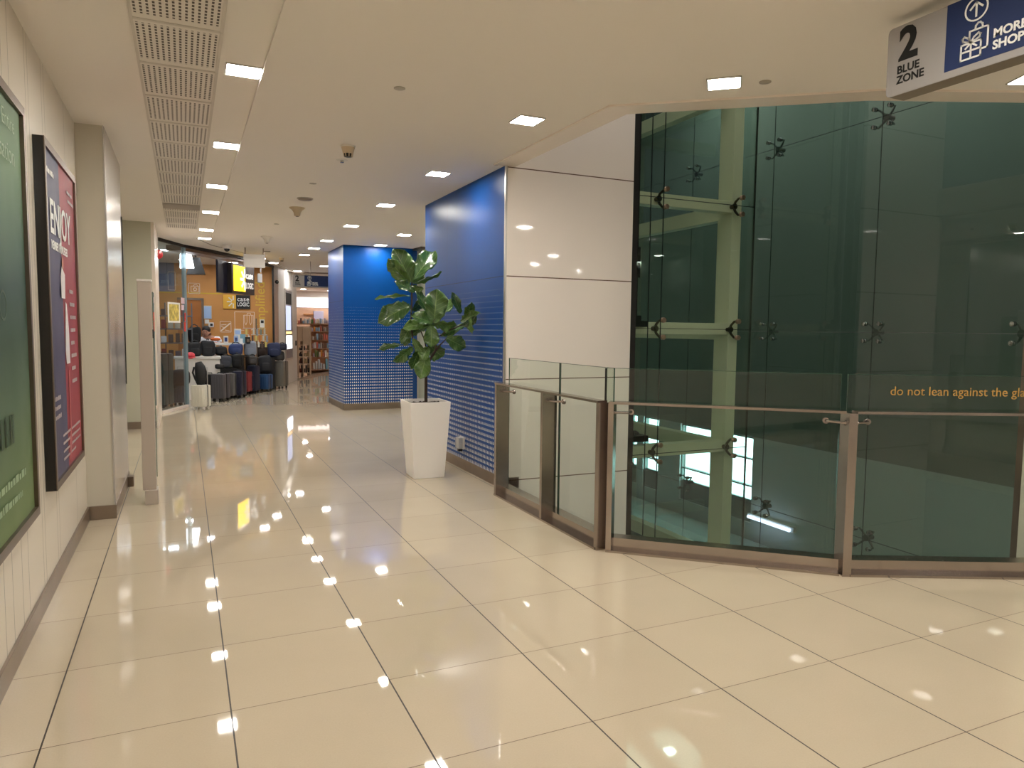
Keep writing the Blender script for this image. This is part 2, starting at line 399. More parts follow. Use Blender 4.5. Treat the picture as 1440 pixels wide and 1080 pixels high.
# blue wall on the right, white stone wall in the void
struct('wall_right', MB().box((3.04, 3.02, .105), (3.2, 5.28, CZ)), M_DOTY)
struct('baseboard_right', MB().box((3.03, 3.0, 0), (3.2, 5.28, .105), .003), M_SKIRT)
struct('trim_9', MB().box((3.036, 2.995, 0), (3.052, 3.022, CZ)), M_ALU)
struct('wall_atrium', MB().box((3.052, 3.0, -4), (4.36, 3.03, 6)).box((4.3, 3.03, -4), (4.36, 5.28, 6)), M_STONE)
struct('wall_alcove', MB().box((3.2, 5.2, 0), (4.7, 5.28, CZ)).box((4.7, 5.2, 0), (4.8, 9.8, CZ)), mat('alcove_wall', hexl(176, 180, 170), .4))
# the far column with the same dots
struct('wall_column', MB().box((2.98, 9.66, .11), (4.205, 11.07, CZ)), M_DOTX)
struct('wall_column_side', MB().box((2.974, 9.662, .11), (2.98, 11.07, CZ)), M_DOTY)
struct('baseboard_column', MB().box((2.965, 9.648, 0), (4.205, 11.075, .11), .003), M_SKIRT)
struct('wall_alcove_panel', MB().box((4.205, 9.70, 0), (4.30, 9.8, CZ)), M_BLUEP)
struct('trim_10', MB().box((4.30, 9.69, 0), (4.325, 9.8, CZ)), M_ALU)
struct('wall_alcove_end', MB().box((4.325, 9.72, 0), (9.3, 9.82, CZ)), mat('alcove_wall', (1, 1, 1, 1)))
a, b = Zp(562, 355, CZ), Zp(592, 346.5, CZ)
struct('trim_11', MB().prism([(a.x, a.y), (b.x, b.y), (b.x+.12, b.y+.05), (a.x+.12, a.y+.05)], CZ-.03, CZ), M_STEELD)

# ---- atrium beyond the void
M_ATR = mat('atrium_wall', hexl(164, 168, 158), .6)
M_ATRL = mat('atrium_lower_wall', hexl(150, 152, 146), .6)
M_DARKJ = mat('dark_jamb', hexl(24, 19, 17), .5)
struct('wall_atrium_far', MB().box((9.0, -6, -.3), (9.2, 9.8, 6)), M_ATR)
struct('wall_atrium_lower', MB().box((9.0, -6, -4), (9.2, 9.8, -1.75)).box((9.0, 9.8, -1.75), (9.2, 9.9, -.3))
       .box((9.0, -6, -1.75), (9.2, 6.2, -.3)).box((9.0, 6.85, -1.75), (9.2, 7.2, -.3)).box((9.0, 8.1, -1.75), (9.2, 8.78, -.3)).box((9.0, 9.3, -1.75), (9.2, 9.52, -.3)), mat('brightened_lower_wall', hexl(246, 250, 248), .6))  # paler than the wall above: brighter light low down put into the colour
struct('wall_atrium_end', MB().box((4.36, 9.82, -4), (9.0, 9.9, 6)), M_ATR)
struct('wall_atrium_near', MB().box((5.90, -.62, -4), (5.96, .30, 6)), mat('pale_atrium_wall', hexl(214, 208, 190), .5))
struct('trim_12', MB().box((5.90, .30, -4), (5.96, .345, 6)), M_STEELD)
struct('floor_lower', MB().box((-6, -9, -4.2), (12, 12, -4)), mat('lower_floor', hexl(150, 156, 150), .2))
struct('ceiling_atrium', MB().box((2.9, -6, 6), (9.2, 10, 6.2)), M_ATR)
for k_, (x0, y0) in enumerate(((3.55, .9), (6.9, 2.4), (6.9, 6.0))): struct('window_%d' % (k_+11), MB().box((x0, y0, 5.97), (x0+1.7, y0+1.7, 5.995)), emat('added_glow_pane_warm', (1.0, .90, .82), 2.6) if k_ == 0 else emat('added_glow_pane', (.90, 1.0, .97), 2.0))  # unseen glowing panes added overhead to brighten the stone wall and atrium
struct('trim_13', MB().box((4.36, 3.05, -4), (4.455, 3.16, 6)), M_DARKJ)
M_DAY = emat('daylight_pane', (.66, .88, 1.0), 5.0)
k = 0
for y0, y1 in ((6.2, 6.85), (7.2, 8.1), (8.78, 9.3), (9.52, 9.8)):
    k += 1
    mb = MB().box((9.12, y0, -1.75), (9.14, y1, -.3)); wf = struct(f'window_{k}', mb, M_DAY)
    fr = MB(); 
    for zz in (-1.75, -1.16, -.70, -.34): fr.box((9.04, y0, zz), (9.12, y1, zz+.025))
    for yy in (y0, y1-.02): fr.box((9.04, yy, -1.75), (9.12, yy+.02, -.3))
    fr.box((9.06, y0, -1.75), (9.11, y1, -1.38))
    o = build('window_frame', fr, mat('pale_window_frame', hexl(150, 160, 158), .5)); l = V3(wf.location); o.location = o.location-l; o.parent = wf

# ================================================================ LIFT SHAFT: cream steel frame behind glass, spider fittings
def spider(parent, c, n, h, kind):
    """glass fitting at c; n = outward normal of the glass, h = horizontal axis in the glass plane"""
    c, n, h = V3(c), V3(n), V3(h); z = V3((0, 0, 1)); arm = MB(); bolt = MB()
    if kind == 2: tips = [h*.045+z*.085, h*.045-z*.085]
    elif kind == 4: tips = [h*s+z*t for s in (-.075, .075) for t in (-.075, .075)]
    else: tips = [h*.03+z*.07, h*.03-z*.07]
    back = c-n*.075
    arm.lathe(back-n*.06, [(.022, 0), (.022, .06), (.03, .062), (.03, .085)], 14, n)
    for t in tips:
        e = c+t-n*.02; m = back.lerp(c+t-n*.06, .55)-n*.0+(-h*.012 if kind == 2 else V3((0, 0, 0)))
        arm.tube([back, m, c+t-n*.055, e], [.017, .013, .012, .012] if kind == 2 else [.012, .009, .008, .008], 8)
        q_ = 1 if kind == 2 else .72; bolt.lathe(c+t-n*.016, [(r_0*q_, h_0) for r_0, h_0 in [(.012, 0), (.026, .002), (.026, .014), (.022, .018), (.024, .020), (.027, .028), (.025, .036), (.016, .038)]], 16, n)
    s = wpart('spider_fitting', arm, M_FIT if kind == 2 else mat('grey_fitting', hexl(96, 108, 100), .4), parent, True); 
    l = V3(parent.location); bolt.v = [v-l for v in bolt.v]; build('bolt', bolt, M_BRONZE if kind == 2 else mat('dark_bolt', hexl(140, 146, 142), .2, 1), s, True)
GX0, GX1, GY = 4.46, 5.935, 3.10
SZ = [-3.60, -2.33, -1.065, .20, 1.455, 2.735, 4.0, 5.27]
sh = root('glass_lift_shaft', (5.2, 3.1, -4), 'glazed lift shaft with cream steel frame beside the white stone wall, seen across the void', 'lift shaft')
for i in range(len(SZ)-1):
    p = MB()
    for xa, xb in ((GX0, 4.625), (4.631, 4.776), (4.782, GX1)): p.box((xa, GY-.012, SZ[i]+.003), (xb, GY, SZ[i+1]-.003))
    wpart('glass_pane', p, M_GSHAFT, sh)
for zz in SZ[1:-1]:
    wpart('seal', MB().box((GX0, GY-.011, zz-.0028), (GX1, GY-.001, zz+.0028)), M_SILI, sh)
wpart('seal', MB().box((4.625, GY-.011, -4), (4.631, GY-.001, 6)), M_SILI, sh)
wpart('seal', MB().box((4.776, GY-.011, -4), (4.782, GY-.001, 6)), M_SILI, sh)
wpart('seal', MB().box((GX1-.002, GY-.014, -4), (GX1+.010, GY+.004, 6)), M_SILI, sh)
wpart('mullion', MB().box((5.735, 3.2, -4), (5.862, 3.42, 6), .003), M_FRAME, sh, label='cream steel post')
wpart('mullion', MB().box((4.46, 3.2, -4), (4.50, 3.42, 6), .003), M_FRAME, sh)
wpart('mullion', MB().box((5.70, 5.35, -4), (5.86, 5.5, 6), .003), M_FRAME, sh)
for zz in SZ[1:-1]:
    wpart('transom', MB().box((4.50, 3.2, zz-.055), (5.735, 3.33, zz+.065), .003), M_FRAME, sh, label='cream steel crossbeam')
    wpart('side_beam', MB().box((5.74, 3.42, zz-.11), (5.86, 5.35, zz+.045), .003), M_FRAME, sh)
    wpart('rear_beam', MB().box((4.50, 5.36, zz-.10), (5.70, 5.48, zz+.05), .003), M_FRAME, sh)
    for xx in (4.762, 5.722): spider(sh, (xx, GY-.012, zz), (0, -1, 0), (1, 0, 0), 2)
# door rail and dark gear in the shaft by the jamb
wpart('guide_rail', MB().box((4.50, 3.14, 1.50), (4.53, 3.2, 6)).box((4.50, 3.14, 1.95), (4.555, 3.2, 2.25)).box((4.50, 3.14, 1.47), (4.66, 3.2, 1.53)).box((4.50, 3.14, 1.53), (4.58, 3.2, 1.58)), M_BLACK, sh)
dk = MB().box((4.50, 3.25, .30), (4.78, 3.5, .36)).ball((4.60, 3.35, .37), (.07, .07, .06)).ball((4.70, 3.38, .36), (.05, .05, .04))
wpart('door_motor', dk, M_BLACK, sh, True)

# ================================================================ GREEN GLASS SCREEN WALL parallel to the corridor
GX = 5.908
SY = [.345, 1.588, 2.815, 4.08, 5.34, 6.6, 7.86, 9.1]; S2 = [-4, -2.22, -.39, 1.438, 3.27, 5.1, 6]
gs = root('glass_screen_wall', (GX, 3, -4), 'tall dark green point-fixed glass screen wall on the far side of the void', 'glass wall')
for i in range(len(SY)-1):
    for j in range(len(S2)-1):
        if S2[j+1] < -2.5: continue
        wpart('glass_pane', MB().box((GX, SY[i]+.003, S2[j]+.003), (GX+.014, SY[i+1]-.003, S2[j+1]-.003)), M_GTINT, gs)
seal = MB()
for yy in SY[1:-1]: seal.box((GX+.004, yy-.0018, -4), (GX+.010, yy+.0018, 6))
for zz in S2[1:-1]: seal.box((GX+.004, SY[0], zz-.0018), (GX+.010, SY[-1], zz+.0018))
wpart('seal', seal, M_SILI, gs)
for zz in S2[2:-1]:
    for yy in SY[1:5]: spider(gs, (GX-.002, yy, zz), (-1, 0, 0), (0, -1, 0), 4)
    spider(gs, (GX-.002, SY[0]+.05, zz), (-1, 0, 0), (0, 1, 0), 1)
# shadowy structure behind the screen: floor slabs and a column of the atrium gallery
a, b = Xp(1052, 726, 8.90), Xp(1110, 746, 8.90)
r_ = root('tube_light', a, 'bluish-white tube light glowing low behind the green glass screen', 'tube light')
wpart('tube', MB().tube([a, b], .028, 10), emat('tube_glow', (.66, .66, 1.0), 3.5), r_, True); wpart('fitting', MB().box((a.x+.03, min(a.y, b.y)-.05, a.z-.04), (9.0, max(a.y, b.y)+.05, a.z+.04)), M_WHITE, r_)
g = root('gallery_structure', (7.6, 3, -4), 'dim gallery slab low behind the green glass screen', 'gallery')
for zz in (-2.35,): wpart('slab', MB().box((7.4, -1, zz), (8.9, 9.7, zz+.35)), M_ATR, g)

# ================================================================ RAILINGS
def post(parent, c, d, n, w=.035, dep=.12):
    """flat steel post: thin along the rail direction d, deep across it (n, towards the void)"""
    c, d, n = V3(c), V3(d), V3(n)
    return wpart('post', MB().obox(c, d, n, (0, 0, 1), (-w/2, 0, 0), (w/2, dep, .965)), M_STEEL, parent)
def bracket(parent, c, d, n, s=1):
    c, d, n = V3(c), V3(d), V3(n); mb = MB()
    a = c+d*.0+n*.045; b = c+d*.09*s+n*.075; b2 = c+d*.105*s+n*.115
    mb.lathe(a, [(.016, -.004), (.016, .012)], 14, d*s); mb.tube([a, b, b2], .0085, 10); mb.lathe(b2-n*.004, [(.018, 0), (.020, .004), (.020, .016)], 16, n)
    wpart('glass_bracket', mb, M_STEEL, parent, True)
def panel(parent, p, d, n, a, b, z0=.075, z1=1.185, off=.135):
    pn = MB().obox(p, d, n, (0, 0, 1), (a, off, z0), (b, off+.012, z1)); o = wpart('glass_panel', pn, M_GRAIL, parent)
    l = V3(parent.location); e = MB().obox(V3(p)-l, d, n, (0, 0, 1), (a, off-.0005, z1-.0005), (b, off+.0125, z1+.002))
    for q in (a, b): e.obox(V3(p)-l, d, n, (0, 0, 1), (q-.001, off+.002, z0), (q+.001, off+.010, z1))
    build('glass_edge', e, M_GEDGE, o)
def railbase(parent, p, d, n, a, b):
    wpart('handrail', MB().obox(p, d, n, (0, 0, 1), (a, -.004, .963), (b, .072, .978)), M_STEEL, parent)
    wpart('base_flange', MB().obox(p, d, n, (0, 0, 1), (a, -.004, 0), (b, .16, .014)), M_STEEL, parent)
    wpart('base_curb', MB().obox(p, d, n, (0, 0, 1), (a, .05, .014), (b, .15, .085)), M_STEEL, parent)
dA = V3((0, -1, 0)); nA = V3((1, 0, 0)); pA = V3((2.878, 2.83, 0))
rA = root('railing', (2.94, 2, 0), 'first steel and glass railing section, running straight from the blue wall', 'railing', 'railing sections round the void')
railbase(rA, pA, dA, nA, 0, 1.672)
for t in (.018, .882, 1.672): post(rA, pA+dA*t, dA, nA)
for t in (.03, .9): bracket(rA, pA+dA*t+V3((0, 0, .905)), dA, nA)
panel(rA, pA, dA, nA, .02, .928, off=.120); panel(rA, pA, dA, nA, .936, 1.665, off=.120)
wpart('seal', MB().obox(pA, dA, nA, (0, 0, 1), (.928, .119, .075), (.936, .133, 1.185)), M_BLACK, rA)
pB = V3((2.915, 1.095, 0)); LB = (R2[1]-pB).length; dB = (R2[1]-pB).normalized(); nB = V3((-dB.y, dB.x, 0))
rB = root('railing', (3.4, .6, 0), 'middle steel and glass railing section, angled between the two corner posts', 'railing', 'railing sections round the void')
railbase(rB, pB, dB, nB, .005, LB-.04); post(rB, pB+dB*.02, dB, nB)
bracket(rB, pB+dB*.03+V3((0, 0, .905)), dB, nB); bracket(rB, pB+dB*(LB-.03)+V3((0, 0, .905)), dB, nB, -1)
panel(rB, pB, dB, nB, -.03, LB-.06, off=.115)
wpart('seal', MB().obox(pB, dB, nB, (0, 0, 1), (-.042, .114, .075), (-.031, .128, 1.185)), M_BLACK, rB)
rC = root('railing', (4.5, -.1, 0), 'right-hand steel and glass railing section carrying the warning lettering', 'railing', 'railing sections round the void')
railbase(rC, R2[1], d3, n3, .02, 3.5)
for t in (.0, 1.32, 2.6): post(rC, R2[1]+d3*t, d3, n3, .05)
bracket(rC, R2[1]+d3*.03+V3((0, 0, .905)), d3, n3)
panel(rC, R2[1], d3, n3, .01, 1.30, off=.115); panel(rC, R2[1], d3, n3, 1.306, 2.6, off=.115); panel(rC, R2[1], d3, n3, 2.606, 3.5, off=.115)
t = text_mb('do not lean against the glass', .075, .001)
w0 = max(v.x for v in t.v)*18/28*1.0
t.xf(frame(R2[1]+d3*.255+n3*.110+V3((0, 0, 1.066)), d3, (0, 0, 1)))
wpart('lettering', t, M_YINK, rC, label='ochre vinyl lettering: do not lean against the glass')

# ================================================================ LIGHT BOXES ON THE LEFT WALL
def dashes(x0, x1, y, h, seed, fine=False):
    """a line of print too small to read: a row of word-long strokes"""
    rn = random.Random(seed); mb = MB(); x = x0
    while x < x1-.01:
        L = rn.uniform(.6, 1.7)*h*(1.0 if fine else 1.6); mb.box((x, y, 0), (min(x+L, x1), y+h*(1 if not fine else rn.uniform(.7, 1)), .0008)); x += L+h*.45
    return mb
def lightbox(y0, y1, label, build_poster):
    X = -.148; r_ = root('poster_light_box', (-.2, (y0+y1)/2, .56), label, 'poster frame', 'poster boxes on the left wall')
    wpart('frame', MB().box((-.2, y0, .56), (X, y1, .60)).box((-.2, y0, 2.34), (X, y1, 2.38)).box((-.2, y0, .60), (X, y0+.035, 2.34)).box((-.2, y1-.035, .60), (X, y1, 2.34)), M_STEELD, r_)
    wpart('side_casing', MB().box((-.199, y0-.004, .562), (X-.004, y0, 2.378)), M_BLACKG, r_)
    build_poster(r_, X-.010, y0+.035, y1-.035)
    return r_
def wavy(y0, y1, z0, z1, X, amp, sc, seed, ny=40, nz=60):
    mb = MB(); vs = []
    for j in range(nz+1):
        for i in range(ny+1):
            y = y0+(y1-y0)*i/ny; z = z0+(z1-z0)*j/nz
            e = min(i, ny-i)/6; q = noise.noise(V3((y*sc+seed+z*1.3, z*sc*.35-y*.8, seed)))+.5*noise.noise(V3((y*sc*2.3, z*sc, seed+5)))
            edge = max(0, 1-abs(y-y1)/.16)
            vs.append(V3((X+amp*q*min(1, e)+.006*edge*sin(z*38+3*noise.noise(V3((z*3, 0, seed))))*min(1, (ny-i)/3), y, z)))
    fs = [(j*(ny+1)+i, j*(ny+1)+i+1, (j+1)*(ny+1)+i+1, (j+1)*(ny+1)+i) for j in range(nz) for i in range(ny)]
    mb.add(vs, fs)
    return mb
mg = mat('green_banner_print', (.1, .2, .1, 1), .42); h = NT(mg); _, gx, gy, gz = h.pos()
rp = h.n('ShaderNodeValToRGB'); e = rp.color_ramp.elements
e[0].position = 0; e[0].color = hexl(112, 130, 86); e[1].position = 1; e[1].color = hexl(120, 142, 118)
for ps, c in ((.12, (100, 120, 84)), (.28, (82, 104, 82)), (.42, (58, 80, 64)), (.55, (60, 84, 78)), (.70, (94, 120, 102)), (.85, (126, 154, 124))):
    q = rp.color_ramp.elements.new(ps); q.color = hexl(*c)
mr = h.n('ShaderNodeMapRange'); mr.inputs['From Min'].default_value = .6; mr.inputs['From Max'].default_value = 2.34; h.set(mr.inputs['Value'], h.m('SUBTRACT', gz, h.m('MULTIPLY', h.m('SUBTRACT', gy, .5), .12)))
h.set(rp.inputs[0], mr.outputs[0]); h.set(h.b.inputs['Base Color'], rp.outputs[0]); h.b.inputs['Roughness'].default_value = .6; h.b.inputs['Specular IOR Level'].default_value = .3
def poster_green(r_, X, y0, y1):
    wpart('backing', MB().box((-.19, y0, .60), (X-.02, y1, 2.34)), M_BLACK, r_)
    b = wavy(y0, y1, .60, 2.34, X-.006, .006, 3.0, 3.1); o = wpart('banner', b, mg, r_, 'all', label='rumpled green fabric banner')
    fr = lambda y, z: frame((X+.003, y, z), (0, 1, 0), (0, 0, 1))
    ink = mat('banner_white_print', hexl(176, 194, 172), .6)
    T = join(text_mb('For Entire', .095, .001, -.001).xf(fr(.50, 2.215)), text_mb('Organisation', .115, .001, -.0015).xf(fr(.28, 2.08)))
    wpart('heading', T, ink, r_)
    T = join(dashes(.0, .86, .79, .032, 31, True).xf(fr(0, 0)), dashes(.0, .76, .715, .032, 32, True).xf(fr(0, 0)))
    wpart('small_print', T, mat('banner_small_print', hexl(150, 172, 138), .6), r_)
    st = MB()
    for k in range(7): st.box((X+.002, .05+k*.095, .955), (X+.003, .085+k*.095, 1.07))
    wpart('bars', st, mat('dark_green_bars', hexl(44, 72, 48), .5), r_)
    C_ = ring(0, 0, .06, .05, .001, 24); C_.xf(frame((X+.003, .55, 1.50), (0, 1, 0), (0, 0, 1))); wpart('ring_print', C_, mat('dark_green_bars', (0, 0, 0, 1)), r_)
lightbox(-.05, 1.09, 'large framed green fabric banner on the left wall, nearest the camera', poster_green)
def poster_red(r_, X, y0, y1):
    ym = 2.10
    wpart('poster', wavy(y0, ym, .60, 2.34, X-.002, .0025, 4, 8.0, 20, 40), M_NAVY, r_, 'all', label='navy half of the poster')
    wpart('poster', wavy(ym, y1, .60, 2.34, X-.002, .0015, 4, 9.0, 20, 40), M_REDP, r_, 'all', label='crimson half of the poster')
    fr = lambda y, z: frame((X+.002, y, z), (0, 1, 0), (0, 0, 1))
    T = join(text_mb('ENJOY', .255, .001, .004, spacing=.98).xf(fr(1.72, 1.92)), text_mb('MEMBER PRIVILEGES', .064, .001, .002).xf(fr(1.74, 1.835)), dashes(1.67, 1.90, 2.22, .03, 1, True).xf(fr(0, 0)))
    wpart('heading', T, M_WINK, r_)
    T = MB()
    T = join(dashes(2.36, 2.58, 2.22, .018, 2).xf(fr(0, 0)), dashes(2.38, 2.62, 2.17, .018, 3).xf(fr(0, 0)))
    for k in range(8): T = join(T, dashes(2.33, 2.33+(.16, .2, .24, .2, .14, .22, .16, .2)[k], 1.62-.078*k, .022, 40+k).xf(fr(0, 0)))
    for k in range(4): T = join(T, dashes(1.90, 2.60-.22*(k == 3), .80-.045*k, .016, 50+k, True).xf(fr(0, 0)))
    for k in range(3): T = join(T, dashes(1.66, 1.86, 1.02-.05*k, .025, 60+k, True).xf(fr(0, 0)))
    wpart('small_print', T, mat('dim_white_print', hexl(190, 176, 178), .5), r_)
    # milk poured from a jug into a tall glass
    def out(pts, m, nm):
        mb = MB(); n = len(pts); vs = [V3((X+.0015, p[0], p[1])) for p in pts]+[V3((X+.0030, p[0], p[1])) for p in pts]
        mb.add(vs, [tuple(range(n)), tuple(range(n, 2*n))[::-1]]+[(i, n+i, n+(i+1) % n, (i+1) % n) for i in range(n)]); wpart(nm, mb, m, r_)
    out([(2.10, 1.28), (2.13, 1.20), (2.26, 1.20), (2.25, 1.40), (2.20, 1.55), (2.16, 1.56)], mat('milk_print', hexl(226, 220, 222), .5), 'milk_glass')
    out([(2.02, 1.58), (2.15, 1.58), (2.17, 1.72), (2.06, 1.76), (2.02, 1.70)], mat('milk_print', (0, 0, 0, 1)), 'cup_print')
    out([(2.07, 1.76), (2.13, 1.75), (2.13, 1.80), (2.09, 1.82)], mat('skin_print', hexl(196, 130, 110), .5), 'hand_print')
    out([(2.13, .62), (2.22, .72), (2.22, 1.16), (2.19, 1.16), (2.18, .80), (2.13, .74)], mat('rose_print', hexl(190, 96, 100), .5), 'straw_print')
lightbox(1.58, 2.72, 'slim black-sided navy and red poster box reading ENJOY, on the left wall by the pier', poster_red)

# ================================================================ SECURITY PEDESTAL
p = root('security_pedestal', (.2, 3.62, 0), 'slim waist-high grey pedestal panel standing beyond the pier', 'pedestal')
p['label'] = 'slim grey upright gate panel standing on a boxed foot beyond the pier'
wpart('panel', MB().box((.145, 3.58, .115), (.243, 3.68, 1.775), .004), M_POST, p)
wpart('cap', MB().box((.141, 3.576, 1.775), (.247, 3.684, 1.792), .003), M_WHITE, p)
wpart('foot', MB().box((.160, 3.55, 0), (.255, 3.72, .115), .004), M_POST, p)
wpart('glass_leaf', MB().box((.243, 3.68, .2), (.250, 3.90, 1.7)), M_GTINT, p)
wpart('lock', MB().box((.243, 3.60, 1.33), (.254, 3.64, 1.40), .002), M_BLACK, p)

# ================================================================ CEILING: lamps, vents, devices
def lamp_proto(m):
    r_ = root('ceiling_light', (0, 0, 0), '', 'ceiling light')
    a = .095
    build('lens', MB().box((-a+.008, -a+.008, -.006), (a-.008, a-.008, .0)), m, r_)
    fr = MB()
    for x0, y0, x1, y1 in ((-a, -a, a, -a+.008), (-a, a-.008, a, a), (-a, -a+.008, -a+.008, a-.008), (a-.008, -a+.008, a, a-.008)): fr.box((x0, y0, -.008), (x1, y1, 0))
    build('frame', fr, M_ALU, r_); return r_
ORD = ['nearest', 'second', 'third', 'fourth', 'fifth', 'sixth', 'seventh', 'eighth']
lamps = []
protos = {}
def lamp(x, y, label, group, rz=0, m=M_LAMP, z=CZ):
    if m.name not in protos: r_ = protos[m.name] = lamp_proto(m)
    else: r_ = dup(protos[m.name])
    r_.location = (x, y, z); r_.rotation_euler = (0, 0, rz); r_['label'] = label; r_['group'] = group
    return r_
for k in range(6):
    lamp(.803, 1.59+1.8*k if k < 5 else 9.9, f'square ceiling light beside the vent strip, {ORD[k]} from the camera', 'ceiling lights beside the vent strip')
for k in range(6):
    y = (1.72, 3.594, 5.457, 7.33, 9.2, 10.47)[k]
    lamp(2.62, y, f'square ceiling light over the corridor by the blue wall, {ORD[k]} from the camera', 'ceiling lights over the corridor')
lamp(2.64, 11.73, 'small far ceiling light last in the row over the corridor', 'ceiling lights over the corridor')
lamp(3.54, 7.89, 'nearer ceiling light of the alcove between blue wall and blue column', 'alcove ceiling lights', m=M_LAMP)
lamp(3.56, 9.40, 'ceiling light in the alcove right above the face of the blue column', 'alcove ceiling lights', m=M_LAMP)
lamp(3.31, .56, 'square ceiling light at the angled edge of the void, above the middle railing', 'ceiling lights round the void', rz=-.73)
lamp(4.78, -.26, 'ceiling light at the right edge of the picture, half behind the hanging sign', 'ceiling lights round the void', rz=-.45)
for k, (x, y) in enumerate(((2.75, 15.93), (3.10, 15.97), (3.44, 14.12), (1.95, 13.0), (2.30, 13.9))):
    lamp(x, y, ('far round-looking ceiling light before the gift shop, left one', 'far ceiling light before the gift shop, middle one', 'far ceiling light just left of the blue column', 'far ceiling light behind the small hanging white sign', 'far ceiling light above the security camera end of the store front')[k], 'far ceiling lights', m=M_LAMPN)
for k, (x, y) in enumerate(((.803, -.21), (.803, -2.0), (.803, -3.8), (2.62, -.85), (2.62, -2.5), (2.62, -4.3), (4.9, -2.3), (6.9, -1.3), (6.9, -3.4), (4.9, -4.6), (9, -3.4), (8.6, -2.2), (10.6, -4.2), (7.4, -5.2), (9.4, -5.4), (.8, -5.8), (2.6, -6.6), (5.2, -6.8), (9, -6))):
    lamp(x, y, 'recessed ceiling light behind the camera', 'ceiling lights behind the camera')
for x_, y_ in ((1.5, 2.4), (1.5, .2), (3.0, -1.4), (8.1, 1.2), (8.1, 4.0), (8.1, 7.0)):
    lamp(x_, y_, 'added unseen light, brightening the atrium and the level below', 'added lights of the atrium and level below', m=M_LAMPN, z=-.355 if x_ < 4 else 5.96)  # unseen lamps added to brighten the atrium and the lower level
for y_ in (2.2, 4.4, 6.6): lamp(8.1, y_, 'added unseen light under the low gallery slab, brightening the wall beneath', 'added lights under the gallery slab', m=M_LAMPN, z=-2.355)  # unseen lamps added to lift the dark wall below the slab
lamp(-1.3, 6.2, 'ceiling light of the recess behind the pier', 'recess ceiling light')

# vent panels
vp = None
for k in range(15):
    y0 = -.74+.6*k+(.0 if k < 12 else .42)
    if k == 12: pass
    if y0 > 9.3: break
    r_ = root('ceiling_vent', (.472, y0+.3, CZ), f'perforated white ceiling vent panel, number {k} along the strip', 'ceiling vent', 'perforated vent panels in the ceiling strip')
    r_['label'] = ('perforated vent panel of the ceiling strip above the camera' if k < 3 else f'perforated ceiling vent panel, {["nearest", "second", "third", "fourth", "fifth", "sixth", "seventh", "eighth", "ninth", "tenth", "eleventh", "twelfth"][k-3]} visible along the left ceiling strip')
    wpart('perforated_plate', MB().box((.288, y0+.012, CZ-.012), (.660, y0+.588, CZ)), M_VENT, r_)
    wpart('rim', MB().box((.276, y0, CZ-.016), (.288, y0+.598, CZ)).box((.660, y0, CZ-.016), (.676, y0+.598, CZ)).box((.288, y0, CZ-.014), (.660, y0+.012, CZ)).box((.288, y0+.588, CZ-.014), (.660, y0+.598, CZ)), mat('vent_rim', hexl(206, 197, 186), .5), r_)
r_ = root('ceiling_vent', (.472, 6.67, CZ), 'narrow dark return slot between two perforated vent panels', 'ceiling vent', 'perforated vent panels in the ceiling strip')
wpart('slot_plate', MB().box((.276, 6.465, CZ-.01), (.676, 6.875, CZ)), mat('brown_vent_slot', hexl(150, 134, 118), .7), r_)  # slot plate is a darker brown than the vent plates
sl = MB()
for k in range(9): sl.box((.28, 6.49+.042*k, CZ-.022), (.672, 6.502+.042*k, CZ-.01))
wpart('slat', sl, mat('vent_rim', (1, 1, 1, 1)), r_)

M_DET = mat('beige_detector', hexl(206, 186, 156), .45); M_DETW = mat('white_detector', hexl(222, 216, 206), .4); M_DISC = mat('grey_disc', hexl(176, 168, 156), .5)
def device(name, x, y, label, cat, parts, group=None):
    r_ = root(name, (x, y, CZ), label, cat, group)
    for n_, prof, m in parts: build(n_, MB().lathe((0, 0, 0), prof, 24), m, r_, True)
    return r_
def smoke(x, y, label, k=1.0):
    r_ = device('smoke_detector', x, y, label, 'smoke detector', (('base', [(.055*k, -.012*k), (.058*k, 0)], M_DETW), ('body', [(.034*k, -.060*k), (.040*k, -.058*k), (.052*k, -.012*k)], M_DET), ('chamber', [(.026*k, -.085*k), (.030*k, -.083*k), (.034*k, -.060*k)], M_BLACK)), 'smoke detectors')
    f = MB()
    for j in range(8): a = 2*pi*j/8; f.tube([(.031*k*cos(a), .031*k*sin(a), -.084*k), (.036*k*cos(a), .036*k*sin(a), -.058*k)], .004*k, 5)
    build('cage', f, M_DET, r_, True)
smoke(1.672, 2.98, 'beige round smoke detector on the ceiling, the near large one')
smoke(2.313, 12.55, 'small beige smoke detector far along the ceiling, above the store front')
for x, y, l, m in ((1.727, 6.15, 'beige trumpet-shaped ceiling detector in the middle of the corridor ceiling', M_DET), (1.689, 9.2, 'pale trumpet-shaped ceiling detector further down the corridor', M_DETW)):
    device('ceiling_sensor', x, y, l, 'ceiling sensor', (('body', [(.022, -.10), (.034, -.098), (.040, -.06), (.060, -.028), (.088, -.010), (.092, 0)], m), ('lens', [(.015, -.106), (.022, -.10)], M_STEELD)), 'trumpet ceiling sensors')
for x, y, r0, l in ((1.666, 1.486, .034, 'round flush ceiling cover plate, the one nearest the camera'), (1.662, 4.599, .035, 'small round ceiling cover plate beyond the smoke detector'), (1.666, 7.676, .035, 'small round ceiling cover plate beyond the trumpet sensor'), (3.508, .447, .034, 'round ceiling cover plate beside the lamp above the middle railing')):
    device('cover_plate', x, y, l, 'cover plate', (('plate', [(r0*.96, -.004), (r0, -.003), (r0, 0)], M_DISC),), 'round ceiling cover plates')
device('ceiling_speaker', 1.718, 5.477, 'round flush ceiling speaker grille with a dark ring', 'ceiling speaker', (('grille', [(.075, -.012), (.085, -.008), (.088, 0)], M_DISC), ('ring', [(.068, -.018), (.078, -.012)], M_STEELD)))
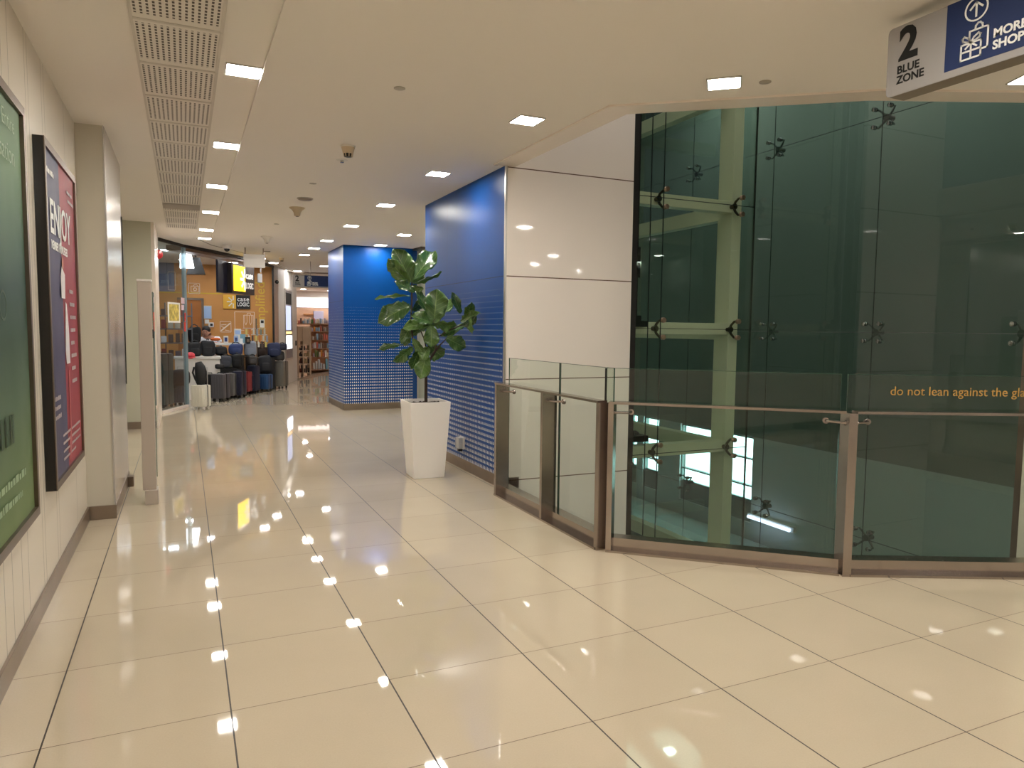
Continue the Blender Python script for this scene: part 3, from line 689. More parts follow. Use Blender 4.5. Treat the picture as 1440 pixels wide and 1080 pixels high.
device('sprinkler', 1.723, 3.471, 'chrome sprinkler head with round rose behind the smoke detector', 'sprinkler', (('rose', [(.045, -.004), (.050, 0)], M_DETW), ('head', [(.016, -.022), (.018, -.004)], M_CHROME)))
r_ = root('dome_camera', (1.186, 10.81, CZ), 'white dome security camera on the ceiling before the luggage store', 'security camera')
build('housing', MB().lathe((0, 0, 0), [(.055, -.06), (.075, -.05), (.078, 0)], 24), M_WHITE, r_, True)
build('dome', MB().ball((0, 0, -.06), (.05, .05, .05), 20, 12), M_BLACKG, r_, True)

# ================================================================ DIRECTION SIGNS
def gift_icon(s, w):
    """outline shopping bag and gift box, about 1 unit square scaled by s"""
    T = []
    T.append(stroke([(.30*s, .62*s), (.30*s, .98*s), (.98*s, .98*s), (.98*s, .22*s), (.74*s, .22*s)], w))
    T.append(stroke([(.50*s, .98*s), (.52*s, 1.12*s), (.60*s, 1.2*s), (.68*s, 1.2*s), (.76*s, 1.12*s), (.78*s, .98*s)], w))
    T.append(stroke([(0, 0), (0, .56*s), (.74*s, .56*s), (.74*s, 0), (0, 0)], w)); T.append(stroke([(0, .28*s), (.74*s, .28*s)], w)); T.append(stroke([(.37*s, 0), (.37*s, .56*s)], w))
    for q in (-1, 1):
        T.append(stroke([((.37+q*a)*s, b*s) for a, b in ((0, .58), (.10, .74), (.26, .84), (.34, .78), (.30, .68), (.16, .62), (0, .58))], w))
        T.append(stroke([(.37*s, .56*s), ((.37+q*.2)*s, .40*s)], w))
    return join(*T)
def way_sign(name, o, X, L, H, depth_, split, label, detail=True):
    """box sign; o = lower left corner of its face, X = direction of the writing, face normal = X x up"""
    X = V3(X); N = X.cross(V3((0, 0, 1)))
    r_ = root(name, V3(o), label, 'direction sign', 'blue zone direction signs')
    Fm = frame((0, 0, 0), X, (0, 0, 1)); k = H/.29
    def P(nm, mb, m, lb=None): mb.xf(Fm); return build(nm, mb, m, r_, label=lb)
    body = MB().prism(rrect(0, 0, L, H, .022*k), -depth_, 0); P('casing', body, M_SIGNGREY)
    P('underside', MB().box((.02, -.0015, -depth_+.002), (L-.02, 0, -.002)), M_SIGNUNDER)
    P('blue_panel', MB().box((split, .028*k, .0), (L, H-.0, .002)), M_SIGNBLUE, 'dark blue panel')
    two = text_mb('2', .185*k, .0015, .0065*k); two.v = [V3((v.x*.95, v.y, v.z)) for v in two.v]; two.xf(Matrix.Translation((.055*k, .145*k, .001))); P('numeral', two, M_INK)
    z_ = join(text_mb('BLUE', .046*k, .0015, .0012*k), ); z_.xf(Matrix.Translation((.050*k, .088*k, .001)))
    z2 = text_mb('ZONE', .046*k, .0015, .0012*k); z2.xf(Matrix.Translation((.050*k, .046*k, .001)))
    P('zone_name', join(z_, z2), M_INK)
    x0 = split+.085*k
    c = join(ring(x0+.035*k, .232*k, .046*k, .040*k, .002), stroke([(x0+.035*k, .205*k), (x0+.035*k, .255*k)], .007*k), stroke([(x0+.012*k, .236*k), (x0+.035*k, .257*k), (x0+.058*k, .236*k)], .007*k)); c.xf(Matrix.Translation((0, 0, .002)))
    P('arrow_symbol', c, M_WINK)
    g_ = gift_icon(.105*k, .0065*k); g_.xf(Matrix.Translation((x0-.018*k, .050*k, .002))); P('gift_symbol', g_, M_WINK)
    a_ = text_mb('MORE', .045*k, .0015, .0014*k); a_.xf(Matrix.Translation((x0+.105*k, .098*k, .003))); b_ = text_mb('SHOPS', .045*k, .0015, .0014*k); b_.xf(Matrix.Translation((x0+.105*k, .054*k, .003)))
    P('wording', join(a_, b_), M_WINK)
    for q in (.35, .8): P('hanger', MB().tube([(L*q, H, -depth_/2), (L*q, H+.3, -depth_/2)], .006*k, 8) if H+o[2] < CZ-.05 else MB().box((L*q-.2, H-.002, -depth_), (L*q+.2, CZ-o[2]-.001, -.01)), M_STEELD)
    return r_
way_sign('direction_sign', (3.40, -.425, 2.495), (0, -1, 0), 1.5, .30, .095, .275, 'large hanging box sign at top right reading 2 BLUE ZONE, MORE SHOPS')
way_sign('direction_sign', (2.59, 13.0, 2.285), (1, 0, 0), 1.05, .255, .05, .235, 'far hanging sign reading 2 BLUE ZONE, left of the blue column')
r_ = root('hanging_sign', (1.65, 11.0, 2.5), 'blank white back of a small sign hung from two rods before the store', 'hanging sign')
wpart('board', MB().box((1.47, 10.98, 2.50), (1.835, 11.02, 2.66), .003).box((1.47, 10.975, 2.66), (1.835, 11.025, 2.735), .003), M_WHITE, r_)
for x in (1.50, 1.81): wpart('rod', MB().tube([(x, 11, 2.735), (x, 11, CZ)], .011, 8), M_STEELD, r_, True)
wpart('crossbar', MB().tube([(1.80, 11, 2.80), (1.93, 11, 2.80)], .008, 6), M_STEELD, r_)

# ================================================================ SOCKET ON THE BLUE WALL
r_ = root('wall_socket', (3.04, 4.02, .2), 'clear weatherproof socket cover low on the blue wall behind the planter', 'wall socket')
wpart('back_box', MB().box((3.02, 3.96, .21), (3.04, 4.08, .335), .004), M_WHITE, r_)
wpart('cover', MB().box((2.975, 3.965, .215), (3.02, 4.075, .33), .012), mat('clear_plastic', hexl(206, 208, 210), .15), r_, True)
wpart('plug', MB().box((2.985, 4.0, .185), (3.03, 4.04, .225), .005), M_BLACK, r_)

# ================================================================ PLANTER AND FIDDLE-LEAF FIG
PC = V3((2.585, 3.855, 0)); rz = radians(-2)
def sq(h, z, q=0): return [PC+Matrix.Rotation(rz, 3, 'Z') @ V3((sx*h, sy*h, 0))+V3((0, 0, z)) for sx, sy in ((-1, -1), (1, -1), (1, 1), (-1, 1))]
r_ = root('planter', PC, 'tall tapered white square planter against the blue wall', 'planter')
lv = [sq(.150, 0), sq(.198, .728), sq(.200, .735), sq(.182, .735), sq(.180, .64)]
mb = MB().add([v for l in lv for v in l], [(i*4+j, i*4+(j+1) % 4, (i+1)*4+(j+1) % 4, (i+1)*4+j) for i in range(4) for j in range(4)]+[(3, 2, 1, 0), (16, 17, 18, 19)])
pl = wpart('pot', mb, M_POT, r_)
bv = pl.modifiers.new('bevel', 'BEVEL'); bv.width = .004; bv.segments = 2
so = MB(); n = 16; vs = [PC+V3((-.181+.362*i/n, -.181+.362*j/n, .705+.016*noise.noise(V3((i*.9, j*.9, 3)))+.008*noise.noise(V3((i*2.3, j*2.1, 1))))) for j in range(n+1) for i in range(n+1)]
so.add(vs, [(j*(n+1)+i, j*(n+1)+i+1, (j+1)*(n+1)+i+1, (j+1)*(n+1)+i) for j in range(n) for i in range(n)])
wpart('soil', so, M_SOIL, r_, 'all')
fig = root('fiddle_leaf_fig', PC+V3((0, 0, .70)), 'fiddle-leaf fig tree with big green leaves growing in the white planter', 'potted plant')
YT = 3.86
def PT(x, y, dy=0): return Yp(x, y, YT+dy)
br = [([(599, 566, 0), (599, 545, 0), (599, 525, 0), (601, 510, .0)], [.017, .015, .014, .013]),
      ([(600, 514, 0), (607, 502, -.02), (612, 494, -.03), (620, 484, -.04), (628, 476, -.05)], [.012, .011, .010, .007, .005]),
      ([(612, 494, -.03), (613, 486, -.02), (616, 474, .02), (632, 464, -.04), (652, 456, -.14)], [.008, .007, .006, .006, .004]),
      ([(600, 514, 0), (592, 500, -.02), (584, 488, -.03), (580, 474, -.03), (578, 450, -.01), (579, 420, 0), (579, 396, 0)], [.011, .009, .008, .008, .009, .009, .006]),
      ([(601, 512, 0), (600, 495, .03), (597, 478, .04), (592, 466, .05), (586, 450, .06)], [.008, .007, .006, .006, .004]),
      ([(601, 508, 0), (603, 490, -.05), (600, 472, -.08), (605, 458, -.10), (612, 448, -.11)], [.009, .008, .007, .007, .005])]
tr = MB()
for pts, rs in br[:1]: tr.tube([PT(*p) for p in pts], rs, 10)
wpart('trunk', tr, M_BARK, fig, True)
for pts, rs in br[1:]: wpart('branch', MB().tube([PT(*p) for p in pts], rs, 8), M_BARK, fig, True)
ml = mat('fig_leaf', hexl(58, 92, 40), .3, coat=.45); h = NT(ml)
uvn = h.n('ShaderNodeAttribute'); uvn.attribute_name = 'leafuv'; sx = h.n('ShaderNodeSeparateXYZ'); h.t.links.new(uvn.outputs['Vector'], sx.inputs[0]); lu, lv_, lr = sx.outputs
av = h.m('ABSOLUTE', lv_)
mid = h.m('LESS_THAN', av, .035)
sidev = h.m('LESS_THAN', h.m('ABSOLUTE', h.m('SUBTRACT', h.m('FRACT', h.m('ADD', h.m('MULTIPLY', lu, 7.), h.m('MULTIPLY', av, -1.6))), .5)), .045)
vein = h.m('MAXIMUM', mid, h.m('MULTIPLY', sidev, .65))
cb = h.mix(lr, hexl(38, 72, 26), hexl(80, 114, 46)); h.set(h.b.inputs['Base Color'], h.mix(h.m('MULTIPLY', vein, .7), cb, hexl(124, 150, 84)))
bp = h.n('ShaderNodeBump'); bp.inputs['Strength'].default_value = .5; bp.inputs['Distance'].default_value = .004; h.set(bp.inputs['Height'], h.m('SUBTRACT', 1., vein)); h.t.links.new(bp.outputs[0], h.b.inputs['Normal'])
def leaf(a, b, width, tilt=0., bend=.25, seed=0, dya=0, dyb=0, cup=.34, stem=None):
    """blade from a to b (picture places on the tree's plane, pushed dya/dyb m away); tilt turns the blade about its midrib from facing the corridor"""
    A, B = PT(*a, dya), PT(*b, dyb); ax = (B-A); L = ax.length; t = ax.normalized()
    view = (CAM-A).normalized(); nrm = (view-t*view.dot(t)).normalized(); nrm = Matrix.Rotation(tilt, 3, t) @ nrm; s_ = t.cross(nrm).normalized()
    wv = width/F_PX*depth(A)/2; nu, nv = 18, 8; vs = []; uv = []
    rn = random.Random(seed); ph = rn.uniform(0, 6)
    for i in range(nu+1):
        u = i/nu
        prof = (sin(pi*min(1, u*1.0)**.72)**.62)*(.62+.55*u-.12*sin(2*pi*u)) if 0 < u < 1 else 0
        if u > .93: prof = max(prof, 0)*sqrt(max(0, (1-u)/.07))
        for j in range(nv+1):
            v = -1+2*j/nv
            p = A+t*(L*u)+s_*(v*wv*prof)
            q = nrm*(-bend*L*(u-.15)**2 + cup*wv*prof*abs(v)**1.5 + wv*.24*sin(u*12+ph+v*2.2)*abs(v)**1.6*min(1, 3*u)+wv*.12*sin(u*29+ph*2)*abs(v)**3 )
            vs.append(p+q); uv.append((u, v, rn.random() if False else (seed*37 % 11)/11))
    fs = [(i*(nv+1)+j, i*(nv+1)+j+1, (i+1)*(nv+1)+j+1, (i+1)*(nv+1)+j) for i in range(nu) for j in range(nv)]
    l = V3(fig.location); me = bpy.data.meshes.new('leaf'); me.from_pydata([v-l for v in vs], [], fs)
    at = me.attributes.new('leafuv', 'FLOAT_VECTOR', 'POINT')
    for k, q in enumerate(uv): at.data[k].vector = q
    for p in me.polygons: p.use_smooth = True
    me.materials.append(ml); o = bpy.data.objects.new('leaf', me); COL.objects.link(o); o.parent = fig
    so_ = o.modifiers.new('thickness', 'SOLIDIFY'); so_.thickness = .0012
    if stem:
        st_ = MB().tube([PT(*stem, dya), PT((stem[0]+a[0])/2, (stem[1]+a[1])/2+1, dya), A, A+t*L*.1], [.0035, .003, .003, .002], 6); wpart('leaf_stalk', st_, mat('leaf_stalk', hexl(96, 104, 60), .5), fig, True)
LV = [ # base, tip, width px, tilt, bend, depth of base, depth of tip
 ((579, 397), (555, 350), 36, .25, .10, 0, -.03), ((577, 399), (545, 366), 26, -.5, .15, -.01, -.05), ((580, 396), (612, 349), 31, -.3, .18, .0, .04),
 ((580, 399), (623, 386), 12, 1.05, .15, 0, -.04), ((579, 397), (596, 380), 16, .3, .1, .03, .08), ((584, 410), (556, 395), 18, .5, .15, -.06, -.1), ((578, 403), (593, 408), 12, .6, .3, -.02, -.12),
 ((577, 416), (527, 419), 12, 1.15, .04, 0, .03), ((576, 430), (534, 449), 34, .35, .35, 0, -.05), ((578, 432), (559, 427), 13, .9, .1, .03, .1), ((579, 436), (600, 420), 18, .5, .2, .05, .1),
 ((610, 455), (615, 406), 37, .1, .04, -.11, -.12), ((613, 452), (634, 418), 26, -.5, .1, -.06, -.02), ((603, 444), (587, 408), 18, .6, .1, -.05, -.02),
 ((609, 454), (579, 443), 22, .5, .12, -.12, -.16), ((604, 455), (570, 457), 20, .45, .35, -.10, -.14), ((604, 458), (578, 468), 16, .7, .2, -.04, -.0), ((606, 457), (607, 489), 25, -.1, .08, -.13, -.15),
 ((610, 454), (643, 461), 22, .6, .2, -.08, -.06), ((654, 457), (621, 471), 16, .5, .15, .02, -.04), ((648, 452), (671, 440), 17, -.5, .1, -.12, -.44), ((648, 441), (636, 411), 14, .35, .1, -.08, -.12),
 ((655, 447), (664, 427), 16, .4, .15, -.2, -.36), ((662, 446), (663, 470), 12, .9, .1, -.36, -.38), ((651, 459), (668, 450), 14, .6, .2, -.14, -.42), ((627, 475), (655, 489), 25, -.2, .12, -.05, -.06),
 ((600, 498), (591, 533), 26, .15, .06, -.05, -.07), ((590, 490), (579, 520), 22, -.4, .08, 0, .03), ((581, 476), (594, 497), 15, .4, .15, -.05, -.07), ((602, 488), (593, 506), 18, .3, .2, -.06, -.09),
 ((580, 457), (562, 480), 18, .55, .35, -.01, -.03), ((579, 470), (568, 486), 13, .5, .1, .02, .04), ((563, 485), (532, 490), 13, .7, .1, 0, .02), ((580, 488), (556, 510), 20, -.55, .2, -.02, -.05),
 ((604, 486), (623, 503), 27, .2, .1, .03, .06), ((621, 461), (640, 478), 0.1, 0, 0, 0, 0), ((570, 425), (548, 436), 15, -.5, .3, .04, .06), ((594, 447), (616, 462), 15, .7, .25, -.02, .04), ((588, 462), (573, 470), 17, .4, .2, .04, .07)]
for k, (a, b, wd, tl, bd, da, db) in enumerate(LV):
    if wd > 1: leaf(a, b, wd, tl, bd, k+1, da, db)
for a, b in (((578, 486), (563, 486)), ((579, 488), (584, 490)), ((616, 468), (628, 476)), ((605, 500), (612, 492)), ((579, 440), (575, 430)), ((600, 476), (606, 458)), ((652, 456), (652, 447))):
    wpart('leaf_stalk', MB().tube([PT(*a, -.02), PT((a[0]+b[0])/2, (a[1]+b[1])/2-1, -.02), PT(*b, -.02)], .0035, 6), mat('leaf_stalk', hexl(96, 104, 60), .5), fig, True)

# ================================================================ LUGGAGE STORE
def Vp(x, y, p, q):
    p, q = V3((p[0], p[1], 0)), V3((q[0], q[1], 0)); n = V3((-(q.y-p.y), q.x-p.x, 0)); d = ray(x, y); return CAM+d*((p-CAM).dot(n)/d.dot(n))
M_ORD = mat('grey_wall_and_reflection', hexl(120, 122, 140), .5)
struct('wall_store_back', MB().box((.30, 15.2, 0), (2.40, 15.35, CZ)).box((-3, 15.2, 0), (.30, 15.35, 2.19)), M_ORANGE)
struct('wall_store_upper', MB().box((-3, 15.2, 2.19), (.30, 15.35, CZ)), M_ORD)  # grey-blue here is the glass reflection put into the wall colour
struct('wall_store_side', MB().box((-3.1, 8.55, 0), (-3, 15.35, CZ)), M_ORD)
struct('trim_20', MB().box((-3, 15.19, 2.18), (1.31, 15.2, 2.205)).box((1.30, 15.19, 2.19), (1.318, 15.2, CZ)), mat('yellow_wall_line', hexl(214, 176, 50), .5))
struct('trim_21', MB().prism([(2.36, 14.78), (2.40, 14.78), (2.44, 15.2), (2.40, 15.2)], 0, CZ), M_DARKJ)
struct('wall_store_end', MB().prism([(2.40, 14.76), (2.52, 14.98), (2.52, 15.3), (2.40, 15.3)], 0, CZ), M_ALU)
struct('wall_shop_divider', MB().prism([(2.52, 14.98), (3.27, 17.4), (3.0, 17.5), (2.40, 15.4)], 0, CZ), M_WHITE)
fc = [V3((.055, 9.98, 0)), V3((.50, 11.05, 0)), V3((1.0, 11.75, 0)), V3((1.7, 12.95, 0)), V3((2.40, 14.70, 0))]
struct('trim_22', band(fc, 0, .05, CZ-.05, CZ), M_DARKJ)
struct('trim_23', band(fc[1:4], .05, .35, CZ-.10, CZ-.004), mat('brown_soffit', hexl(128, 100, 80), .5))
struct('trim_24', band([V3((.7, 10.0, 0)), V3((.95, 10.9, 0)), V3((1.5, 11.9, 0)), V3((2.1, 13.3, 0)), V3((2.85, 15.6, 0)), V3((3.6, 17.2, 0))], 0, .012, CZ-.006, CZ), M_STEELD)
# glass end panel of the store front
g = root('store_glass_panel', (.28, 10.5, 0), 'full-height glass end panel of the luggage store with stickers', 'glass panel')
a_, b_ = fc[0], fc[1]; dd = (b_-a_).normalized(); nn = V3((-dd.y, dd.x, 0)); LL = (b_-a_).length
wpart('pane', MB().obox(a_, dd, nn, (0, 0, 1), (.02, 0, .05), (LL, .012, CZ-.05)), glass_mat('store_glass', (.80, .86, .88), 1.0), g)
wpart('bottom_channel', MB().obox(a_, dd, nn, (0, 0, 1), (0, -.02, 0), (LL, .03, .05)), M_TRIM, g)
wpart('end_fin', MB().obox(a_, dd, nn, (0, 0, 1), (LL-.004, -.03, .05), (LL+.008, .05, CZ-.05)), mat('fin_glass', hexl(176, 196, 204), .15, trans=.5), g)
def stick(px0, py0, px1, py1, m, nm='sticker'):
    c0, c1 = Vp(px0, py1, a_, b_), Vp(px1, py0, a_, b_); t0, t1 = (c0-a_).dot(dd), (c1-a_).dot(dd)
    wpart(nm, MB().obox(V3((a_.x, a_.y, 0)), dd, nn, (0, 0, 1), (t0, -.006, c0.z), (t1, -.001, c1.z)), m, g)
stick(254.5, 419, 259, 427, mat('pink_sticker', hexl(232, 200, 206), .5)); stick(255, 429, 258.5, 436, mat('pink_sticker', (1, 1, 1, 1))); stick(259.5, 440, 262, 452, mat('red_sticker', hexl(214, 70, 56), .5)); stick(259, 453, 262.3, 466, mat('red_sticker', (1, 1, 1, 1)))
po = root('framed_notice', Vp(243, 440, a_, b_), 'yellow picture notice in a pale frame hung inside the store glass', 'framed notice')
c0, c1 = Vp(235, 453.5, a_, b_), Vp(251, 426, a_, b_); t0, t1 = (c0-a_).dot(dd), (c1-a_).dot(dd)
O = V3((a_.x, a_.y, 0))-nn*.012
wpart('frame', MB().obox(O, dd, nn, (0, 0, 1), (t0, -.012, c0.z), (t1, 0, c0.z+.03)).obox(O, dd, nn, (0, 0, 1), (t0, -.012, c1.z-.03), (t1, 0, c1.z)).obox(O, dd, nn, (0, 0, 1), (t0, -.012, c0.z+.03), (t0+.03, 0, c1.z-.03)).obox(O, dd, nn, (0, 0, 1), (t1-.03, -.012, c0.z+.03), (t1, 0, c1.z-.03)), M_WHITE, po)
wpart('print', MB().obox(O, dd, nn, (0, 0, 1), (t0+.03, -.006, c0.z+.03), (t1-.03, -.002, c1.z-.03)), mat('yellow_notice', hexl(206, 184, 96), .5, var=.5, vscale=14), po)
r_ = root('alarm_bell', (.06, 9.95, 2.5), 'small red round alarm bell on the store front edge', 'alarm bell')
c = Zp(221, 360, 2.6); c = V3((.12, 9.96, 2.56))
wpart('gong', MB().lathe(c, [(.02, -.03), (.065, -.02), (.075, 0), (.07, .03), (.02, .045)], 20, (.6, -.8, 0)), mat('alarm_red', hexl(170, 28, 30), .3), r_, True)
wpart('bracket', MB().box((c.x-.03, c.y, c.z-.03), (c.x+.02, 9.985, c.z+.03)), M_WHITE, r_)

# wall graphics on the orange back wall (y = 15.2)
YB = 15.188
def wallpt(x, y): p = Yp(x, y, YB); return (p.x, p.z)
def wg(mbs, nm, label, cat, m=M_ORLINE, group='line drawings on the orange store wall'):
    mb = join(*mbs); mb.xf(frame((0, YB, 0), (1, 0, 0), (0, 0, 1))); o = build(nm, mb, m); return tag(o, label, cat, group)
def rr(x0, y0, x1, y1, r, w): p = rrect(x0, y0, x1, y1, r, 3); return stroke(p+[p[0]], w)
def wr(px0, py0, px1, py1): (x0, z1), (x1, z0) = wallpt(px0, py0), wallpt(px1, py1); return x0, z0, x1, z1
x0, z0, x1, z1 = wr(265, 398, 281, 413); s_ = (x1-x0)
c_ = ring(x0+.58*s_, z0+.42*s_, .17*s_, .11*s_, .002, 20)
wg([rr(x0, z0, x1, z1, .02, .010), rr(x0+.22*s_, z0+.14*s_, x1-.08*s_, z0+.72*s_, .01, .010), stroke([(x0+.45*s_, z0+.73*s_), (x0+.5*s_, z0+.86*s_), (x0+.75*s_, z0+.86*s_), (x0+.8*s_, z0+.73*s_)], .010), c_], 'camera_drawing', 'white outline drawing of a camera on the orange wall', 'wall graphic')
x0, z0, x1, z1 = wr(309.5, 452, 325, 467); s_ = x1-x0
wg([rr(x0, z0, x1, z1, .012, .010), stroke([(x0+.1*s_, z0+.15*s_), (x0+.9*s_, z0+.85*s_)], .028), stroke([(x0+.1*s_, z0+.55*s_), (x0+.4*s_, z0+.42*s_)], .012), stroke([(x0+.1*s_, z0+.7*s_), (x0+.55*s_, z0+.75*s_)], .012), stroke([(x0+.45*s_, z0+.2*s_), (x0+.85*s_, z0+.12*s_)], .012)], 'aeroplane_drawing', 'white outline square with an aeroplane on the orange wall', 'wall graphic')
x0, z0, x1, z1 = wr(330, 438.5, 358, 464.5); W_ = x1-x0; H_ = z1-z0
wg([stroke([(x0+.45*W_, z0), (x0, z0), (x0, z1), (x1, z1), (x1, z0+.05), (x0+.8*W_, z0)], .012), rr(x0+.45*W_, z0+.12*H_, x1-.06*W_, z1-.17*H_, .01, .010), stroke([(x0+.62*W_, z1-.16*H_), (x0+.64*W_, z1-.06*H_), (x0+.8*W_, z1-.06*H_), (x0+.82*W_, z1-.16*H_)], .010)]
   + [stroke([(x0+q*W_, z1-.17*H_), (x0+q*W_, z0+.45*H_), (x0+(q+.06)*W_, z0+.3*H_), (x0+(q+.12)*W_, z0+.45*H_), (x0+(q+.12)*W_, z1-.17*H_)], .010) for q in (.5, .74)], 'luggage_drawing', 'large white outline drawing of a backpack on the orange wall', 'wall graphic')
x0, z0, x1, z1 = wr(262.5, 430, 276.5, 444); s_ = x1-x0
wg([rr(x0, z0+.05, x1, z1, .02, .010), rr(x0+.04, z0+.09, x1-.04, z1-.04, .01, .010), stroke([(x0-.03, z0), (x1+.03, z0)], .014)], 'laptop_drawing', 'white outline drawing of a laptop on the store door', 'wall graphic')
x0, z0, x1, z1 = wr(236, 382, 247, 408)
wg([rr(x0, z0, x1, z1, .02, .010)], 'tablet_drawing', 'white outline rectangle seen through the store glass', 'wall graphic')
t = text_mb('simplified', .31, .003, .001); t.xf(Matrix.Rotation(pi/2, 4, 'Z')); zt = Yp(368, 397, YB).z; ym = max(v.y for v in t.v); xm = (min(v.x for v in t.v)+max(v.x for v in t.v))/2
xc = Yp(368, 430, YB).x; hh = max(v.y for v in t.v)-min(v.y for v in t.v); sc = 1.0
t.xf(Matrix.Translation((xc-xm, zt-ym, 0))); t.xf(frame((0, YB, 0), (1, 0, 0), (0, 0, 1)))
tag(build('wall_lettering', t, mat('yellow_vinyl', hexl(226, 190, 70), .5)), 'tall vertical yellow lettering on the orange wall, reading simplified', 'wall lettering')
def starburst(cx, cz, r, w, half=True):
    L_ = []
    for k in range(8):
        a = 2*pi*k/8
        if half and cos(a) > .3: continue
        L_.append(stroke([(cx+r*.38*cos(a), cz+r*.38*sin(a)), (cx+r*cos(a), cz+r*sin(a))], w, .004))
    return join(*L_)
# flat logo board on the back wall
ws = root('logo_board', (1.6, YB, 1.85), 'flat wall logo board, yellow starburst square beside black case LOGIC square', 'shop sign', 'case LOGIC shop signs')
ws.location = (1.6, YB, 1.85)
x0, z0, x1, z1 = wr(313.6, 414.3, 332, 434.3); x2 = wallpt(352, 434)[0]
def wb(nm, mb, m): mb.xf(frame((0, YB-.02, 0), (1, 0, 0), (0, 0, 1))); return wpart(nm, mb, m, ws)
wb('yellow_square', MB().box((x0, z0, -.02), (x1, z1, 0)), M_YEL); wb('black_square', MB().box((x1, z0, -.02), (x2, z1, .001)), M_BLACK)
wb('starburst', starburst(x1-.06, (z0+z1)/2, .13, .022), M_WINK).location.y -= .001
H_ = z1-z0; cs = text_mb('case', .15, .003, .003, spacing=1.15); wd = max(v.x for v in cs.v); cs.v = [V3((v.x*(x2-x1-.05)/wd, v.y, v.z)) for v in cs.v]; cs.xf(Matrix.Translation((x1+.025, z0+H_*.56, .003)))
ls = text_mb('LOGIC', .125, .003, .003, spacing=1.05); wd = max(v.x for v in ls.v); ls.v = [V3((v.x*(x2-x1-.05)/wd, v.y, v.z)) for v in ls.v]; ls.xf(Matrix.Translation((x1+.025, z0+H_*.20, .003)))
wb('wording', join(cs, ls), M_WINK)
# lit projecting sign box at the store front
fp, fq = (1.25, 12.15), (2.15, 13.9)
fd = (V3((fq[0], fq[1], 0))-V3((fp[0], fp[1], 0))).normalized(); fn = fd.cross(V3((0, 0, 1)))      # fn faces the corridor
def fpt(x, y): p = Vp(x, y, fp, fq); return (p-V3((fp[0], fp[1], 0))).dot(fd), p.z
FO = V3((fp[0], fp[1], 0))
def FB(nm, mb, m, par): mb.xf(frame(FO, fd, (0, 0, 1))); return wpart(nm, mb, m, par)
sb = root('lit_shop_sign', FO+V3((0, 0, 2)), 'lit store-front sign box with glowing yellow starburst panel and white case LOGIC', 'shop sign', 'case LOGIC shop signs')
(u0, zt0), (u1, zb1) = fpt(325.5, 368), fpt(358, 416); zb0 = fpt(325.5, 411)[1]; z0, z1 = (zb0+zb1)/2, (zt0+fpt(358, 377)[1])/2
(u2, _), (u3, _) = fpt(328.5, 390), fpt(344.5, 390)
FB('casing', MB().box((u0, z0, -.16), (u1, z1, .0)), mat('charcoal_casing', hexl(46, 40, 40), .35), sb)
FB('yellow_panel', MB().box((u2, z0+.05, 0), (u3, z1-.04, .006)), emat('lit_yellow', (1, .60, .01), 1.5), sb)
FB('starburst', starburst(u3-.03, (z0+z1)/2, .19, .055).xf(Matrix.Translation((0, 0, .007))), emat('lit_white', (1, .95, .8), .75), sb).location.y -= .0
cs = text_mb('case', .20, .003, .004); wd = max(v.x for v in cs.v); k_ = (u1-u3-.10)/wd; cs.v = [V3((v.x*k_, v.y, v.z)) for v in cs.v]; cs.xf(Matrix.Translation((u3+.03, (z0+z1)/2+.03, .004)))
ls = text_mb('LOGIC', .17, .003, .004); wd = max(v.x for v in ls.v); k_ = (u1-u3-.10)/wd; ls.v = [V3((v.x*k_, v.y, v.z)) for v in ls.v]; ls.xf(Matrix.Translation((u3+.03, (z0+z1)/2-.17, .004)))
FB('wording', join(cs, ls), M_WINK, sb)
bn = root('dark_banner', FO+V3((0, 0, 2)), 'plain navy-black panel hanging beside the lit yellow sign', 'hanging panel')
(v0, _), (v1, _) = fpt(312.5, 390), fpt(325, 390); FB('panel', MB().box((v0, z0, -.12), (v1, z1+.02, -.08)), mat('navy_panel', hexl(22, 26, 48), .4), bn); FB('edge', MB().box((v0, z0-.015, -.125), (v1, z0, -.075)), M_STEELD, bn)
# notices, door, intercom on the back wall
def yb(px0, py0, px1, py1, th=.02, Y=15.2): a = Yp(px0, py1, Y); b = Yp(px1, py0, Y); return MB().box((a.x, Y-th, a.z), (b.x, Y, b.z), .003)
r_ = root('notice_board', (1.0, 15.2, 1.7), 'pale blue paper notice in a frame on the orange wall', 'notice')
wpart('frame', yb(283.5, 430, 297.5, 448.5, .018), M_ALU, r_); wpart('sheet', yb(284.5, 431, 296.5, 447.5, .022), mat('pale_blue_sheet', hexl(170, 196, 232), .5), r_)
tag(build('paper_notice', yb(288, 449.5, 294, 455, .012), M_WHITE), 'small white paper under the pale blue notice', 'notice')
r_ = root('intercom', (1.1, 15.2, 1.4), 'white wall intercom behind the seated shop assistant', 'intercom')
wpart('housing', yb(293, 453.5, 300.5, 460, .05), M_WHITE, r_); wpart('screen', yb(295.5, 455, 299, 458.5, .054), M_BLACK, r_)
dr = MB(); a, b = Yp(249, 421.5, 15.2), Yp(283, 420, 15.2)
struct('door_1', MB().box((a.x, 15.17, 0), (b.x, 15.19, a.z), .004), mat('orange_door', hexl(176, 108, 46), .5))
struct('trim_25', MB().box((b.x-.0, 15.15, 0), (b.x+.05, 15.2, a.z+.05)).box((a.x, 15.15, a.z), (b.x, 15.2, a.z+.05)), M_STEELD)
